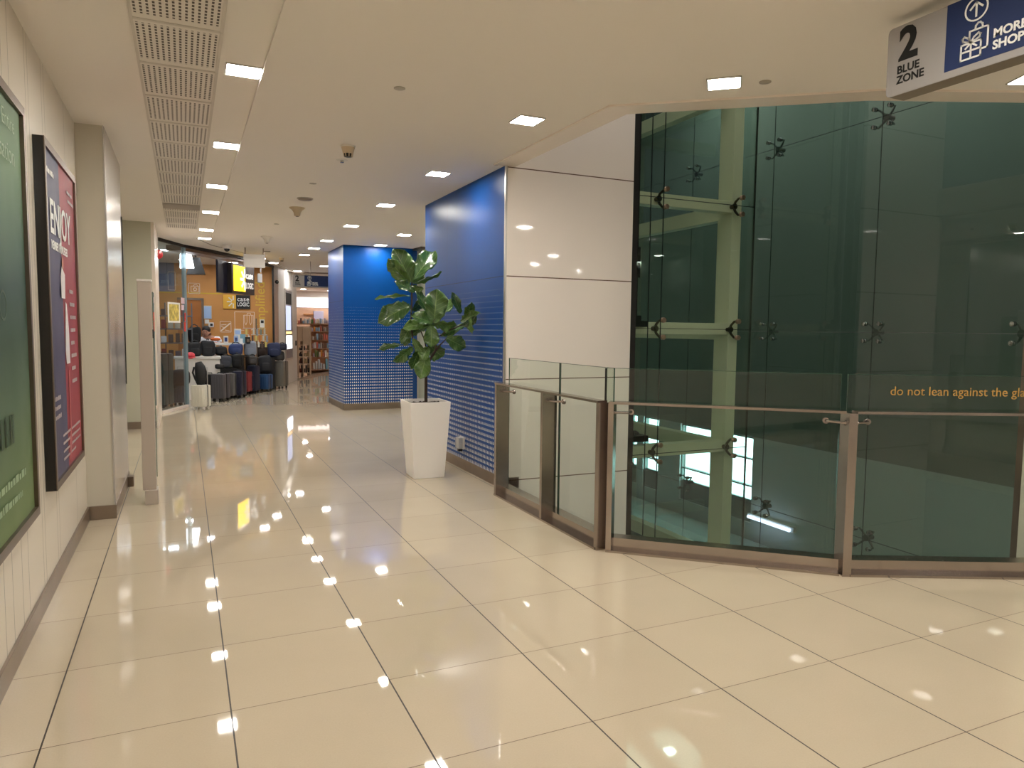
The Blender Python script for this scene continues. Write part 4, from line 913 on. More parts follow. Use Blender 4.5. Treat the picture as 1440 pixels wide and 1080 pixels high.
# store ceiling fittings
for k, (x, y) in enumerate(((.9, 12.6), (.2, 12.2), (1.5, 14.3), (.5, 14.2), (-.8, 11.5), (-1.2, 13.8), (-.5, 9.9))):
    lamp(x, y, 'cool ceiling light inside the luggage store', 'store ceiling lights', m=M_LAMPC)
r_ = root('pendant_lamp', (.62, 12.2, 2.4), 'bright white trapezoid pendant lamp just inside the store glass', 'pendant lamp', 'store pendant shades')
def shade(parent, px0, px1, pxb0, pxb1, yt, yb_, Y, m, dep=.16):
    A, B, C_, D = Yp(px0, yt, Y), Yp(px1, yt, Y), Yp(pxb1, yb_, Y), Yp(pxb0, yb_, Y); vs = [A, B, C_, D]+[V3((p.x, p.y+dep, p.z)) for p in (A, B, C_, D)]
    wpart('shade', MB().add(vs, [(0, 1, 2, 3), (7, 6, 5, 4), (0, 4, 5, 1), (1, 5, 6, 2), (2, 6, 7, 3), (3, 7, 4, 0)]), m, parent)
    wpart('rod', MB().tube([V3(((A.x+B.x)/2, Y+dep/2, A.z)), V3(((A.x+B.x)/2, Y+dep/2, CZ))], .012, 6), M_BLACK, parent)
shade(r_, 253, 269, 253, 273, 357, 376.5, 12.2, emat('pendant_glow', (.92, .96, 1), 3.5))
r_ = root('pendant_lamp', (.9, 13.0, 2.4), 'black tapered hanging shade beside the bright pendant lamp', 'pendant lamp', 'store pendant shades')
shade(r_, 270, 281, 262, 289, 362, 385.5, 12.9, M_BLACK, .3)
r_ = root('pendant_lamp', (1.3, 12.9, 2.3), 'narrow glowing lamp by the left edge of the dark banner', 'pendant lamp', 'store pendant shades')
shade(r_, 310.5, 312.2, 308.8, 312.2, 376, 388, 12.7, emat('pendant_glow', (1, 1, 1), 1), .1)
tag(build('store_camera', MB().ball(Yp(389.3, 396.5, 14.72), (.045, .05, .045), 14, 10), M_BLACKG, smooth=True), 'small black camera ball on the bright end column of the store', 'security camera')
tag(build('ceiling_speaker', MB().obox(Yp(366, 391, 14.2), (1, 0, 0), (0, 1, 0), (0, 0, 1), (-.05, 0, -.10), (.04, .12, .10)).obox(Yp(366, 388, 14.2), (1, 0, 0), (0, 1, 0), (0, 0, 1), (.0, .02, .08), (.03, .05, .5)), M_SIGNGREY), 'small grey box hanging at the top of the vertical lettering', 'speaker')

# counter and display plinths
r_ = root('shop_counter', (1.25, 13.7, 0), 'white service counter with an open shelf in the luggage store', 'counter')
wpart('worktop', MB().box((.55, 13.42, 1.04), (1.62, 13.88, 1.085), .004), M_WHITE, r_)
wpart('body', MB().box((.58, 13.46, 0), (.62, 13.84, 1.04)).box((1.56, 13.46, 0), (1.60, 13.84, 1.04)).box((.62, 13.46, 0), (1.56, 13.48, .80)), mat('counter_grey', hexl(150, 148, 152), .5), r_)
wpart('shelf', MB().box((.62, 13.48, .78), (1.56, 13.84, .82)), M_WHITE, r_)
r_ = root('display_table', (1.0, 12.7, 0), 'long pale display table carrying the dark bags', 'display table')
wpart('top', MB().box((.28, 12.30, .80), (1.12, 12.85, .84), .003), M_WHITE, r_)
wpart('base', MB().box((.30, 12.34, 0), (1.10, 12.82, .80)), M_WHITE, r_)
r_ = root('display_plinth', (1.2, 13.0, 0), 'black stepped plinth under the heaped travel bags before the counter', 'plinth')
wpart('step', MB().box((.98, 12.90, 0), (1.44, 13.14, .58)), M_BLACK, r_); wpart('step', MB().box((.98, 13.14, 0), (1.60, 13.38, .84)), M_BLACK, r_)
r_ = root('display_plinth', (1.75, 13.8, 0), 'narrow black plinth under the light grey cushion bag', 'plinth'); wpart('step', MB().box((1.66, 13.55, 0), (1.87, 14.0, .79)), M_BLACK, r_)
r_ = root('display_plinth', (2.15, 14.55, 0), 'black plinth under the brown patterned bag and the navy duffel', 'plinth'); wpart('step', MB().box((1.98, 14.38, 0), (2.36, 14.72, .74)), M_BLACK, r_)

# suitcases
def suitcase(name, pxl, pxr, pyb, pyt, col, label, side=.42, ribs=5, handle=0, soft=False, group='suitcases standing in front of the luggage store', dep=.24, yaw=None, wheels=M_RUB, back=0, metal=0):
    g0 = Zp((pxl+pxr)/2, pyb); g0 = g0+(V3((g0.x-CAM.x, g0.y-CAM.y, 0)).normalized()*(dep/2+back)); t = depth(g0); wpx = (pxr-pxl)*t/F_PX; h = (pyb-pyt)*t/F_PX*.99+ (0)
    if yaw is None: yaw = radians(-32)
    w_ = max(.2, (wpx-dep*abs(sin(yaw+.03)))/cos(yaw)) if True else wpx
    r_ = root(name, g0, label, 'suitcase', group, rz=yaw)
    m = mat('luggage_%s' % label[:18].replace(' ', '_'), hexl(*col), .55 if soft else .38, metal=metal, bump=.3 if soft else 0)
    wh = .055
    if soft: build('shell', MB().box((-w_/2, -dep/2, wh), (w_/2, dep/2, h), .05), m, r_, True)
    else:
        build('front_shell', MB().box((-w_/2, -dep/2, wh), (w_/2, -.006, h), .03), m, r_, True); build('rear_shell', MB().box((-w_/2, .006, wh), (w_/2, dep/2, h), .03), m, r_, True)
    build('zip_band', MB().box((-w_/2+.004, -.008, wh+.004), (w_/2-.004, .008, h-.004), .004), M_BLACK, r_)
    if ribs:
        rb = MB()
        if ribs < 0:
            for k in range(-ribs): z = wh+.05+(h-wh-.1)*k/(-ribs-1); rb.box((-w_/2+.02, -dep/2-.006, z-.007), (w_/2-.02, -dep/2+.01, z+.007), .003)
        else:
            for k in range(ribs): x = -w_/2+.05+(w_-.1)*k/max(1, ribs-1); rb.box((x-.007, -dep/2-.006, wh+.05), (x+.007, -dep/2+.01, h-.05), .003)
        build('ribs', rb, m, r_, True)
    if soft: build('front_pocket', MB().box((-w_/2+.03, -dep/2-.03, wh+.06), (w_/2-.03, -dep/2+.02, wh+(h-wh)*.62), .02), m, r_, True)
    build('carry_handle', MB().tube([(-.06, 0, h-.005), (-.055, 0, h+.022), (.055, 0, h+.022), (.06, 0, h-.005)], .008, 6), M_BLACK, r_, True)
    if handle: build('telescopic_handle', MB().tube([(-.08, dep/2-.03, h-.02), (-.08, dep/2-.03, h+handle), (.08, dep/2-.03, h+handle), (.08, dep/2-.03, h-.02)], .008, 6), M_ALU, r_, True)
    for sx_ in (-1, 1):
        for sy_ in (-1, 1):
            wl = MB().lathe((sx_*(w_/2-.045), sy_*(dep/2-.035), .027), [(.018, -.014), (.026, -.012), (.026, .012), (.018, .014)], 14, (1, 0, 0)).box((sx_*(w_/2-.045)-.017, sy_*(dep/2-.035)-.012, .03), (sx_*(w_/2-.045)+.017, sy_*(dep/2-.035)+.012, wh+.006)); build('wheel', wl, wheels, r_, True)
    return r_
suitcase('suitcase', 270, 296.5, 577, 541.5, (214, 210, 196), 'white cabin suitcase with raised handle, foremost of the row', handle=.30, ribs=4, wheels=M_WHITE, dep=.2)
suitcase('suitcase', 245, 263, 573, 543, (54, 68, 86), 'slate blue suitcase standing behind the store glass', ribs=4, dep=.2, handle=.32, back=.25)
suitcase('suitcase', 221, 242, 577, 500, (84, 90, 84), 'large olive grey suitcase standing behind the store glass', ribs=4, dep=.3, back=.3)
suitcase('suitcase', 286, 304, 566, 528, (30, 30, 34), 'black suitcase half hidden beside the white cabin suitcase', ribs=3, dep=.24, back=.25)
sg = suitcase('suitcase', 298, 324, 565, 526, (84, 82, 86), 'charcoal hard-shell suitcase with a grey front panel', ribs=4, dep=.28)
suitcase('suitcase', 320, 332, 561, 525, (104, 102, 100), 'mid-grey suitcase squeezed beside the charcoal one', ribs=3, dep=.22, back=.04)
suitcase('suitcase', 330, 344, 560, 522, (44, 46, 66), 'navy suitcase with close horizontal ribs', ribs=-14, dep=.24)
suitcase('suitcase', 343, 350.5, 555, 522, (150, 62, 66), 'narrow red and white patterned suitcase between two navy ones', ribs=0, soft=True, dep=.2)
suitcase('suitcase', 350, 364, 554, 514, (30, 38, 62), 'tall dark navy soft suitcase', ribs=0, soft=True, dep=.24)
suitcase('suitcase', 360.5, 384, 551, 526.5, (52, 84, 130), 'bright steel-blue cabin suitcase', ribs=5, dep=.24)
suitcase('suitcase', 384, 406, 547, 508, (120, 116, 108), 'tall warm grey suitcase at the right end of the row', ribs=6, dep=.28, handle=.22)
suitcase('suitcase', 372, 390, 540, 512, (50, 50, 52), 'dark grey suitcase behind the steel-blue one', ribs=3, dep=.24, back=.15)

# bags: soft lumps with pocket, flap and strap
def bag(pxl, pxr, pyt, pyb, Y, col, label, kind=0, sp=.0, rough=.7, cat='bag', name='travel_bag', support=None):
    a, b = Yp(pxl, pyb, Y), Yp(pxr, pyt, Y); w_ = b.x-a.x; h = b.z-a.z; z0 = a.z
    if support is not None: h = b.z-support; z0 = support
    d = min(.32, max(.16, w_*.6)); r_ = root(name, ((a.x+b.x)/2, Y+d/2, z0), label, cat, 'bags heaped in the luggage store')
    m = mat('fabric_%d_%d_%d' % col, hexl(*col), rough, bump=.4, bscale=90)
    bm_ = MB().ball((0, 0, h/2), (w_/2, d/2, h/2), 20, 12, .55)
    sd = pxl*.37
    bm_.v = [V3((v.x*(1+.10*noise.noise(v*5+V3((sd, 0, 0)))), v.y*(1+.1*noise.noise(v*6+V3((0, sd, 0)))), max(0, v.z*(1+.10*noise.noise(v*6+V3((sd, sd, 0))))))) for v in bm_.v]
    build('body', bm_, m, r_, 'all')
    pk = MB().ball((0, -d*.36, h*.34), (w_*.34, d*.20, h*.26), 14, 8, .5); build('front_pocket', pk, m, r_, 'all')
    if kind == 0: st = [(-w_*.3, -d*.1, h*.85), (-w_*.2, -d*.1, h*1.05), (0, -d*.1, h*1.12), (w_*.2, -d*.1, h*1.05), (w_*.3, -d*.1, h*.85)]
    else: st = [(-w_*.06, 0, h*.97), (-w_*.04, 0, h*1.06), (w_*.04, 0, h*1.06), (w_*.06, 0, h*.97)]
    build('carry_strap', MB().tube(st, .010, 6), M_BLACK if sum(col) > 120 else mat('strap_grey', hexl(60, 60, 62), .7), r_, True)
    return r_
BK = (26, 26, 28)
B = [(264, 284, 481, 500, 12.45, BK, 'black camera bag at the left end of the pale table', .84), (282, 303, 478, 501, 12.5, (22, 23, 28), 'black rucksack lying on the pale table', .84),
     (264, 283, 459, 480, 13.55, (18, 18, 20), 'big black case stacked beside the assistant on the counter', 1.085),
     (298, 312, 501, 521, 12.92, (44, 46, 44), 'small dark olive bag heaped in the middle', .58), (310, 326, 500, 518, 12.92, (60, 62, 70), 'grey shoulder bag in the middle of the heap', .58),
     (326, 341, 497, 516, 12.92, (14, 14, 16), 'round black bag at the centre of the heap', .58), (302, 316, 512, 524, 12.30, (24, 24, 26), 'small black pouch lying on the charcoal suitcase', .60), (316, 328, 507, 518, 12.94, (70, 72, 60), 'olive green pouch at the front of the heap', .58),
     (339, 350, 502, 516, 13.16, (20, 22, 30), 'black sling pouch between the blue bag and the grey cushion', .84), (302, 320, 487, 500, 13.16, (28, 28, 30), 'black holdall at the left of the blue bag', .84),
     (349, 362, 500, 513, 13.2, (66, 62, 60), 'grey and black pouch lying on the tall navy soft suitcase', .635),
     (364, 383, 500, 524, 13.95, (40, 42, 48), 'charcoal backpack standing on the steel-blue suitcase', .415), (360, 377, 483, 500, 14.40, (58, 44, 38), 'brown and black patterned bag at the back', .74),
     (376, 396, 482, 497, 14.40, (40, 50, 84), 'navy duffel bag at the back right', .74), (391, 404, 483, 496, 14.42, (30, 32, 52), 'dark navy duffel bag above the warm grey suitcase', None),
     (386, 401, 494, 509, 14.42, (46, 44, 44), 'dark bag lying on top of the warm grey suitcase', .66), (322, 342, 483, 498, 13.15, (44, 60, 108), 'blue bag just in front of the counter', .84),
     (343.5, 361, 480, 500, 13.58, (138, 146, 162), 'light grey stuffed cushion bag in front of the counter end', None)]
for k, (x0, x1, y0, y1, Y, c, lb, sup) in enumerate(B):
    if sup is None: sup = .90 if 'duffel' in lb else .79
    bag(x0, x1, y0, y1, Y, c, lb, k % 2, support=sup)
# black rucksack hanging on the white suitcase's raised handle, dark sling on the slate one
r_ = root('rucksack', Zp(281, 577)+V3((0, .1, .5)), 'black rucksack with straps slung over the white suitcase handle', 'bag', 'bags heaped in the luggage store')
P_ = lambda x, y, Y=10.62: Yp(x, y, Y)
rb = MB().tube([P_(279, 509), P_(281, 516), P_(283, 526), P_(282, 538), P_(282, 546)], [.05, .085, .10, .075, .03], 12); wpart('body', rb, mat('fabric_26_26_28', (0, 0, 0, 1)), r_, 'all')
wpart('shoulder_strap', MB().tube([P_(273, 516), P_(271, 524), P_(275, 534), P_(280, 542)], .016, 8), M_BLACK, r_, True)
tag(build('sling_bag', MB().tube([P_(256, 535, 11.2), P_(246, 537, 11.2), P_(237, 543, 11.2), P_(232, 549, 11.2), P_(238, 551, 11.2), P_(246, 544, 11.2)], [.05, .045, .03, .02, .02, .03], 8).ball(P_(254, 531, 11.25), (.16, .1, .15), 14, 8, .6), mat('fabric_26_26_28', (0, 0, 0, 1)), smooth=True), 'black sling bag looped on the slate blue suitcase behind the glass', 'bag', 'bags heaped in the luggage store')
tag(build('cap', MB().ball(P_(268, 500, 11.9), (.08, .09, .065), 16, 8).lathe(P_(268, 503, 11.9), [(.10, -.004), (.105, 0), (.08, .01)], 16), mat('coral_red', hexl(214, 70, 80), .6), smooth=True), 'coral red cap on the pale table behind the glass edge', 'cap')
# wall shelves seen through the glass with hanging pouches
r_ = root('wall_shelving', (-.2, 12.6, 0), 'shelving with small goods seen through the store glass', 'shelving')
for z in (.78, 1.08, 1.36, 1.62): wpart('shelf', MB().box((-.35, 12.9, z), (.62, 13.3, z+.025)), mat('grey_shelf', hexl(96, 98, 104), .5), r_)
for x in (-.36, .12, .61): wpart('upright', MB().box((x, 13.28, 0), (x+.025, 13.31, 1.9)), mat('grey_shelf', (1, 1, 1, 1)), r_)
rn = random.Random(5)
pal = [(60, 66, 84), (120, 40, 46), (200, 200, 206), (50, 52, 56), (84, 100, 128), (150, 60, 60), (30, 30, 34), (170, 164, 150)]
names = ['slate', 'maroon', 'white', 'charcoal', 'dusty blue', 'brick red', 'black', 'beige']
for s_i, z in enumerate((.805, 1.105, 1.385, 1.645)):
    for k in range(7):
        x = -.27+.125*k; ci = rn.randrange(8); ww = rn.uniform(.035, .055); hh = rn.uniform(.10, .19)
        o = build('pouch', MB().box((x-ww, 12.93, z), (x+ww, 13.02, z+hh), .012), mat('pouch_%d' % ci, hexl(*pal[ci]), .6), smooth=True)
        tag(o, f'{names[ci]} pouch on the {["lowest", "second", "third", "top"][s_i]} shelf behind the store glass, {["leftmost", "second from left", "third from left", "middle", "third from right", "second from right", "rightmost"][k]}', 'pouch', 'pouches on the shelving behind the glass')
for k_, (x_, y_) in enumerate(((4.6, 19.0), (6.2, 19.5), (4.2, 21.5), (6.5, 22.5), (8, 20.5), (4.5, 24.5))): lamp(x_, y_, 'added gift shop light for brightness, hidden behind the blue column', 'gift shop ceiling lights', m=M_LAMPN)  # extra lamps added out of view to brighten the shelves
# things on the counter
def cbox(nm, px0, px1, pt, m, label, cat, Y=13.5, d=.1, extra=None, base=1.085):
    a, b = Yp(px0, 480, Y), Yp(px1, pt, Y); r_ = root(nm, ((a.x+b.x)/2, Y+d/2, base), label, cat)
    wpart('body', MB().box((a.x, Y, base), (b.x, Y+d, b.z), .004), m, r_)
    if extra:
        for n_, q0, q1, w0, w1, mm in extra: wpart(n_, MB().box((a.x+(b.x-a.x)*q0, Y-.003, base+(b.z-base)*w0), (a.x+(b.x-a.x)*q1, Y, base+(b.z-base)*w1)), mm, r_)
    return r_
M_PB = mat('pale_blue_sheet', (1, 1, 1, 1)); M_DB = mat('deep_blue_print', hexl(50, 70, 130), .5)
cbox('tablet_stand', 314.5, 321, 472.5, M_WHITE, 'white tablet stand with a blue code card, left one on the counter', 'card stand', extra=[('card', .2, .8, .2, .8, M_DB)], d=.03)
cbox('card_stand', 329, 335, 472, M_PB, 'pale blue card stand in front of the white printer box', 'card stand', extra=[('card', .2, .8, .25, .75, M_DB)], d=.03)
cbox('card_reader', 330, 339, 462.5, M_WHITE, 'white device box rising behind the card stands', 'device', Y=13.66, d=.14, extra=[('panel', .1, .9, .6, .9, M_PB)])
cbox('small_box', 338, 345, 470, mat('aqua_box', hexl(126, 170, 190), .4), 'aqua box on the counter beside the device', 'box', Y=13.62, d=.1)
cbox('small_box', 338, 341.5, 476, mat('glow_white', hexl(240, 240, 240), .3), 'tiny white box at the counter front', 'box', d=.05)
cbox('camera', 345, 352, 474, M_BLACK, 'black camera on the counter before the tag rack', 'camera', extra=[('lens', .3, .8, .2, .7, M_STEELD)])
rk = root('tag_rack', (1.9, 14.16, 0), 'counter rack hung with small luggage tags and bottles', 'display rack')
wpart('stand', MB().box((1.72, 14.10, 0), (2.16, 14.26, .03)).box((1.93, 14.16, .03), (1.96, 14.19, 1.62)), M_STEELD, rk)
for k in range(3): wpart('bar', MB().tube([(1.66, 14.17, 1.12+.14*k), (2.20-.03*k, 14.17, 1.12+.14*k)], .006, 6), M_ALU, rk, True)
tc = [(214, 210, 196), (190, 186, 170), (220, 206, 120), (150, 158, 170), (226, 222, 214), (200, 120, 60), (120, 130, 120), (90, 70, 60)]
for k in range(20):
    row = k % 3; x = 1.68+.0255*k; z = 1.10+.14*row
    o = build('luggage_tag', MB().box((x-.02, 14.13, z-.12-.03*(k % 2)), (x+.02, 14.15, z), .004).tube([(x, 14.14, z), (x, 14.165, z+.02)], .002, 5), mat('tag_%d' % (k % 8), hexl(*tc[k % 8]), .5))
    tag(o, 'luggage tag hung on the counter rack before the orange wall', 'luggage tag', 'luggage tags on the counter rack')
wpart('price_sign', MB().box((2.02, 14.15, 1.42), (2.12, 14.17, 1.60), .003), M_WHITE, rk); wpart('price_print', MB().box((2.04, 14.146, 1.52), (2.10, 14.15, 1.58)), M_BLACK, rk)
# seated shop assistant
def skin(name, pts, edges, rad, m, parent=None, sub=2, root_i=0, loc=(0, 0, 0)):
    me = bpy.data.meshes.new(name); me.from_pydata([V3(p) for p in pts], edges, []); o = bpy.data.objects.new(name, me); COL.objects.link(o); o.location = loc
    me.materials.append(m); sk = o.modifiers.new('skin', 'SKIN'); sk.use_smooth_shade = True
    ly = me.skin_vertices[0].data
    for i, r0 in enumerate(rad):
        ly[i].radius = (r0, r0) if isinstance(r0, (int, float)) else r0; ly[i].use_root = (i == root_i)
    ss = o.modifiers.new('sub', 'SUBSURF'); ss.levels = sub; ss.render_levels = sub
    if parent: o.parent = parent
    return o
HP = Yp(289.5, 467.5, 14.05)                       # middle of the head
px, py = HP.x, 14.05
pr = root('person', (px+.06, py+.14, 0), 'person with dark hair in a white short-sleeved shirt, seated head bent behind the counter', 'person')
M_SKIN = mat('skin', hexl(176, 126, 102), .5); M_SHIRT = mat('white_shirt', hexl(226, 226, 232), .7); M_HAIR = mat('dark_hair', hexl(22, 18, 18), .5)
hz = HP.z
bp_ = [(0, 0, .64), (0, -.01, .80), (0, -.04, hz-.24), (.0, -.06, hz-.15), (-.02, -.09, hz-.08), (-.05, -.13, hz-.02), (-.055, -.14, hz+.05),
       (.18, -.05, hz-.155), (.25, -.14, hz-.28), (.12, -.32, hz-.225), (-.19, -.05, hz-.16), (-.27, -.14, hz-.28), (-.15, -.32, hz-.225),
       (.10, -.02, .62), (.12, -.36, .62), (.12, -.40, .10), (.12, -.50, .04), (-.10, -.02, .62), (-.12, -.36, .62), (-.12, -.40, .10), (-.12, -.50, .04)]
be = [(0, 1), (1, 2), (2, 3), (3, 4), (4, 5), (5, 6), (3, 7), (7, 8), (8, 9), (3, 10), (10, 11), (11, 12), (0, 13), (13, 14), (14, 15), (15, 16), (0, 17), (17, 18), (18, 19), (19, 20)]
br_ = [.14, .13, .13, .10, .052, .082, .075, .06, .045, .032, .06, .045, .032, .085, .065, .045, .035, .085, .065, .045, .035]
skin('body', bp_, be, br_, M_SKIN, pr)
skin('shirt', [(0, 0, .66), (0, -.01, .80), (0, -.04, hz-.26), (.0, -.06, hz-.16), (.18, -.05, hz-.155), (.24, -.12, hz-.25), (-.19, -.05, hz-.16), (-.26, -.12, hz-.25)], [(0, 1), (1, 2), (2, 3), (3, 4), (4, 5), (3, 6), (6, 7)], [.155, .15, .15, .12, .085, .07, .085, .07], M_SHIRT, pr)
skin('trousers', [(0, 0, .64), (.10, -.02, .62), (.12, -.36, .62), (.12, -.39, .14), (-.10, -.02, .62), (-.12, -.36, .62), (-.12, -.39, .14)], [(0, 1), (1, 2), (2, 3), (0, 4), (4, 5), (5, 6)], [.15, .10, .08, .065, .10, .08, .065], mat('dark_trousers', hexl(30, 32, 42), .8), pr)
hd = MB().ball((-.055, -.135, hz+.045), (.082, .092, .095), 20, 14); hd.v = [v if v.z > hz-.0 or v.y > -.15 else V3((v.x, v.y, hz+(v.z-hz)*.6)) for v in hd.v]
hd.v = [V3((v.x, v.y+.012, v.z+.010)) for v in hd.v]; hd.v = [v for v in hd.v]
build('hair', MB().ball((-.05, -.118, hz+.058), (.090, .096, .088), 20, 14), M_HAIR, pr, 'all')
fc_ = MB().ball((-.066, -.155, hz+.0), (.068, .072, .088), 18, 12, 1.0).ball((-.078, -.232, hz-.012), (.012, .016, .018), 8, 6)
build('face', fc_, M_SKIN, pr, 'all')
ey = MB()
for q in (-.028, .028): ey.ball((-.074+q, -.218, hz+.012), (.012, .008, .006), 8, 6)
build('eyes', ey, M_HAIR, pr, 'all'); build('mouth', MB().ball((-.078, -.219, hz-.045), (.020, .007, .006), 8, 6), mat('lips', hexl(140, 76, 70), .5), pr, 'all')
for q in (-1, 1): build('ear', MB().ball((-.060+q*.070, -.135, hz+.0), (.012, .02, .028), 8, 6), M_SKIN, pr, 'all')
def hand(x, y, z, sgn):
    ps = [(x, y, z), (x-sgn*.005, y-.05, z)]; ed = [(0, 1)]; rs = [.020, .026]
    for k in range(4):
        b0 = len(ps); fx = x-.024+.016*k; L_ = (.032, .038, .036, .028)[k]
        ps += [(fx, y-.078, z+.004), (fx, y-.078-L_*.6, z+.003), (fx, y-.078-L_, z-.012)]; ed += [(1, b0), (b0, b0+1), (b0+1, b0+2)]; rs += [.009, .008, .007]
    b0 = len(ps); ps += [(x-sgn*.030, y-.045, z), (x-sgn*.044, y-.07, z-.003)]; ed += [(0, b0), (b0, b0+1)]; rs += [.010, .008]
    skin('hand', ps, ed, rs, M_SKIN, pr, 1)
hand(.12, -.32, hz-.222, 1); hand(-.15, -.32, hz-.222, -1)
st_ = root('stool', (px+.06, py+.16, 0), 'stool under the seated shop assistant, behind the counter', 'stool')
build('seat', MB().lathe((0, .0, .46), [(.15, 0), (.17, .01), (.17, .04), (.15, .05)], 20), M_BLACK, st_, True); build('leg', MB().lathe((0, 0, 0), [(.18, 0), (.18, .02), (.03, .03), (.03, .46)], 16), M_STEELD, st_, True)
tag(build('cloth', MB().ball(Yp(303, 477, 13.45)+V3((0, 0, 0)), (.10, .05, .035), 12, 8, .8), mat('orange_cloth', hexl(214, 104, 40), .7), smooth=True), 'orange cloth lying on the counter before the assistant', 'cloth')

# display window in the white divider wall
A_ = V3((2.52, 14.98, 0)); D_ = (V3((3.27, 17.4, 0))-A_).normalized(); N_ = D_.cross(V3((0, 0, 1)))
def dw(x, y): p = Vp(x, y, (2.52, 14.98), (3.27, 17.4)); return (p-A_).dot(D_), p.z
(t0, z1), (t1, _) = dw(400.5, 412), dw(409.5, 412); z0 = dw(404, 504)[1]; z1 = dw(404, 409)[1]
r_ = root('display_window', A_+D_*((t0+t1)/2)+V3((0, 0, z0)), 'tall narrow lit display window in the white wall beside the store', 'display window')
def DB(nm, a, b, m): return wpart(nm, MB().obox(A_, D_, -N_, (0, 0, 1), a, b), m, r_)
DB('back', (t0, -.006, z0), (t1, -.002, z1), mat('window_backing', hexl(120, 120, 132), .3))
DB('frame', (t0-.04, -.02, z0-.04), (t0, 0, z1+.04), M_ALU); DB('frame', (t1, -.02, z0-.04), (t1+.04, 0, z1+.04), M_ALU); DB('frame', (t0, -.02, z1), (t1, 0, z1+.04), M_ALU); DB('frame', (t0, -.02, z0-.04), (t1, 0, z0), M_ALU)
hh_ = z1-z0
DB('lit_print', (t0+.05, -.010, z0+.14*hh_), (t1-.05, -.006, z0+.34*hh_), emat('lit_print_white', (.9, .95, 1), 1.3)); DB('lit_print', (t0+.05, -.010, z0+.36*hh_), (t1-.05, -.006, z0+.40*hh_), emat('lit_amber', (1, .6, .25), .8))
DB('lit_print', (t0+.05, -.010, z0+.42*hh_), (t1-.15, -.006, z0+.78*hh_), emat('lit_print_blue', (.55, .62, .95), .6)); DB('dark_print', (t0+.05, -.010, z0+.80*hh_), (t1-.05, -.006, z0+.97*hh_), M_INK)
tag(build('door_handle_plate', MB().obox(A_, D_, -N_, (0, 0, 1), (dw(415.3, 480)[0], -.015, dw(415.3, 486)[1]), (dw(416.5, 480)[0], 0, dw(415.3, 479)[1])), M_INK), 'small dark pull plate on the white wall by the gift shop', 'pull plate')

# ================================================================ GIFT SHOP at the far end
M_WOOD = mat('pale_wood', hexl(222, 184, 156), .5, var=.06, vscale=3)
struct('wall_far', MB().box((2, 26, 0), (9.3, 26.2, 2.2)), M_WOOD)
struct('wall_far_upper', MB().box((2, 26, 2.6), (9.3, 26.2, CZ)), M_WHITE)
struct('trim_29', MB().box((2, 25.98, 2.22), (9.3, 26.2, 2.6)), emat('lit_cove', (1, .80, .74), .8))
struct('wall_far_side', MB().box((9.3, 9.8, 0), (9.5, 26.2, CZ)), M_WOOD)
struct('wall_shop_left', MB().box((2.4, 17.5, 0), (2.5, 26, CZ)), M_WOOD)
struct('wall_shop_back', MB().box((-6, 26, 0), (2, 26.2, CZ)).box((-6, 8.5, 0), (-5.8, 26, CZ)), M_ORD)
struct('trim_26', MB().prism([(3.25, 17.42), (5.0, 21.4), (5.1, 21.35), (3.33, 17.36)], 0, .035), mat('stone_threshold', hexl(150, 130, 112), .3))
struct('trim_27', MB().prism([(3.0, 16.3), (4.6, 16.0), (4.6, 16.1), (3.0, 16.4)], CZ-.03, CZ), M_STEELD)
for k, p in enumerate(((429, 423.5), (453, 423), (419.5, 427), (438, 421))):
    z = Zp(p[0], p[1]-6, CZ); lamp(z.x, min(z.y, 25), ['ceiling light inside the gift shop, left one', 'ceiling light inside the gift shop, right one', 'ceiling light inside the gift shop at its left edge', 'deep ceiling light inside the gift shop'][k], 'gift shop ceiling lights', m=M_LAMPN)
M_BOARD = mat('tan_board', hexl(216, 192, 166), .5)
def fbox(px0, px1, pt, pb, Y, d=.4, bev=.004): a, b = Yp(px0, pb, Y), Yp(px1, pt, Y); return MB().box((a.x, Y, max(0.04, a.z)), (b.x, Y+d, b.z), bev), a, b
g = root('gift_shelf_unit', Yp(430, 524, 18.8), 'tan open shelf unit with boxed goods at the gift shop entrance', 'shelf unit')
for x0, x1, t_ in ((419.3, 420.3, 459), (426.2, 427, 459), (435.6, 437.2, 459)): m_, a, b = fbox(x0, x1, t_, 527, 18.8, .5); m_.v = [V3((v.x, v.y, max(0, v.z) if v.z > .06 else 0)) for v in m_.v]; wpart('upright', m_, M_BOARD, g)
m_, a, b = fbox(419.8, 426.2, 459, 480, 18.81, .48); wpart('back_board', m_, M_BOARD, g); m_, a, b = fbox(427, 435.6, 460, 484, 18.81, .48); wpart('back_board', m_, M_BOARD, g)
for yv in (484.5, 492.5, 501.5, 511.5, 524): m_, a, b = fbox(419.8, 436.5, yv, yv+1.2, 18.82, .46); wpart('shelf', m_, M_BOARD, g)
rn = random.Random(11)
def goods(n, px0, px1, py0, py1, Y, cols, label, group, seed, nm='packet'):
    rn = random.Random(seed); w_ = (px1-px0)/n
    for k in range(n):
        ci = rn.randrange(len(cols)); c = cols[ci]; h_ = (py1-py0)*rn.uniform(.45, 1)
        q_ = rn.uniform(0, .25)*w_; m_, a, b = fbox(px0+w_*k+.05+q_, px0+w_*(k+1)-.05-rn.uniform(0, .25)*w_, py1-h_, py1, Y-rn.uniform(0, .06), .12, .02)
        tag(build(nm, m_, mat('goods_%d_%d_%d' % c, hexl(*c), .5), smooth=True), label, 'packet', group)
C1 = [(40, 36, 40), (70, 50, 50), (120, 60, 50), (54, 54, 66)]; C2 = [(196, 170, 130), (220, 206, 186), (170, 140, 110), (120, 90, 60), (60, 52, 50)]
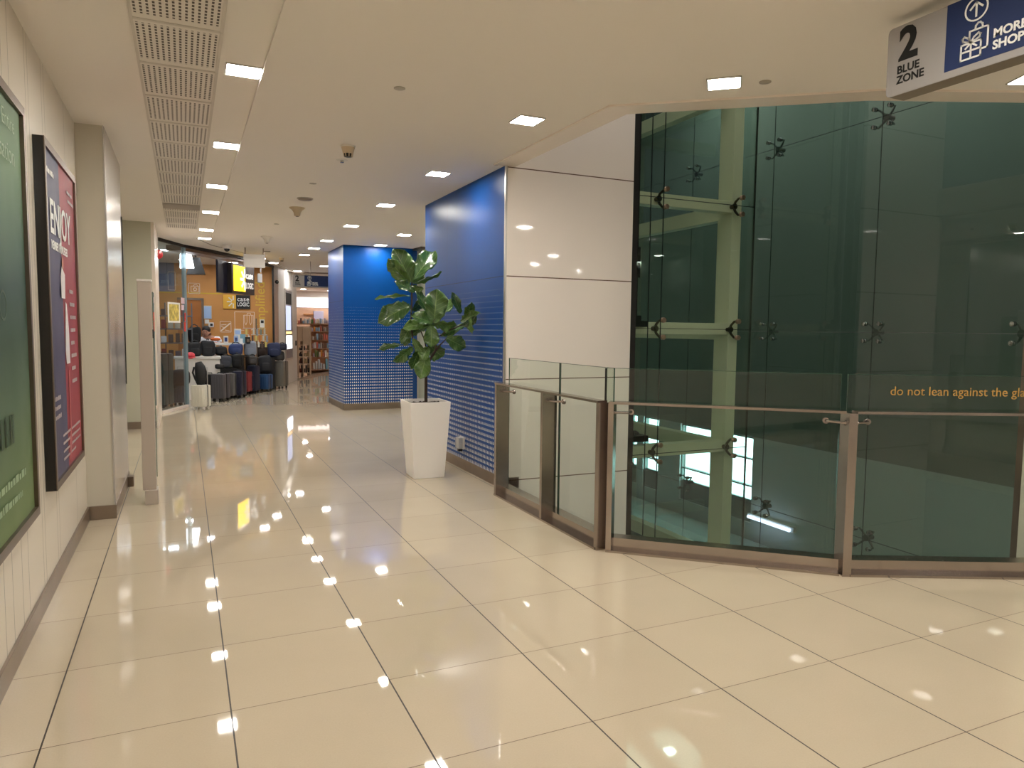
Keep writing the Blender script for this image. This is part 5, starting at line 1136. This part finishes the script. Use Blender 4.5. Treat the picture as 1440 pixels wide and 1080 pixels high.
C3 = [(224, 150, 70), (236, 228, 220), (150, 180, 206), (110, 140, 84), (214, 120, 104), (130, 104, 90), (240, 236, 232), (190, 176, 196), (232, 214, 190), (200, 190, 180)]
for i, (y0, y1) in enumerate(((486, 492.3), (494, 501.3), (503, 511.3), (513, 523.8))):
    goods(3, 420.5, 426, y0, y1, 18.9, C1, 'dark packet on the left bay of the tan shelf unit', 'packets in the tan shelf unit, left bay', 20+i); goods(3, 427.3, 435.4, y0, y1, 18.9, C2, 'boxed item on the right bay of the tan shelf unit', 'boxed goods in the tan shelf unit, right bay', 30+i, 'gift_box')
g = root('merchandise_stand', Yp(450, 524, 20.5), 'wide stepped stand of mixed gift goods beside the tan shelf unit', 'display stand')
for yv, xl in ((455, 419.5), (466, 437), (478, 437), (490, 438), (502, 438.5), (520, 438)): m_, a, b = fbox(xl, 476, yv, yv+1, 20.5, .6); wpart('shelf', m_, M_WOOD, g)
m_, a, b = fbox(437, 476, 455, 522, 21.1, .05); m_.v = [V3((v.x, v.y, 0 if v.z < .3 else v.z)) for v in m_.v]; wpart('back_board', m_, M_WOOD, g)
for i, (x0, x1, y0, y1) in enumerate(((419.5, 462, 447, 455), (438, 468, 457, 466), (438.5, 468, 468.5, 478), (439, 468, 480, 490), (440, 468, 492, 502), (440, 468, 504.5, 519.5))):
    goods((14, 10, 9, 10, 10, 8)[i], x0, x1, y0, y1, 20.45, C3 if i < 5 else [(200, 206, 212), (120, 180, 210), (150, 154, 160), (222, 222, 222)], ['gift item along the top ledge of the stand', 'gift item on the upper shelf of the stand', 'gift item on the second shelf of the stand', 'gift item on the middle shelf of the stand', 'gift item on the fourth shelf of the stand', 'pale blue or grey garment hung at the foot of the stand'][i], 'gift goods row %s of the stand' % 'abcdef'[i], 60+i, 'gift_item' if i < 5 else 'folded_garment')
tag(build('card_rack', fbox(441.5, 455, 437.5, 458, 25.88, .12)[0], mat('lilac_rack', hexl(190, 186, 214), .5)), 'pale lilac rack of cards high in the gift shop', 'card rack')
struct('trim_28', fbox(427, 443, 441.5, 442.3, 25.9, .09)[0], M_ORANGE)
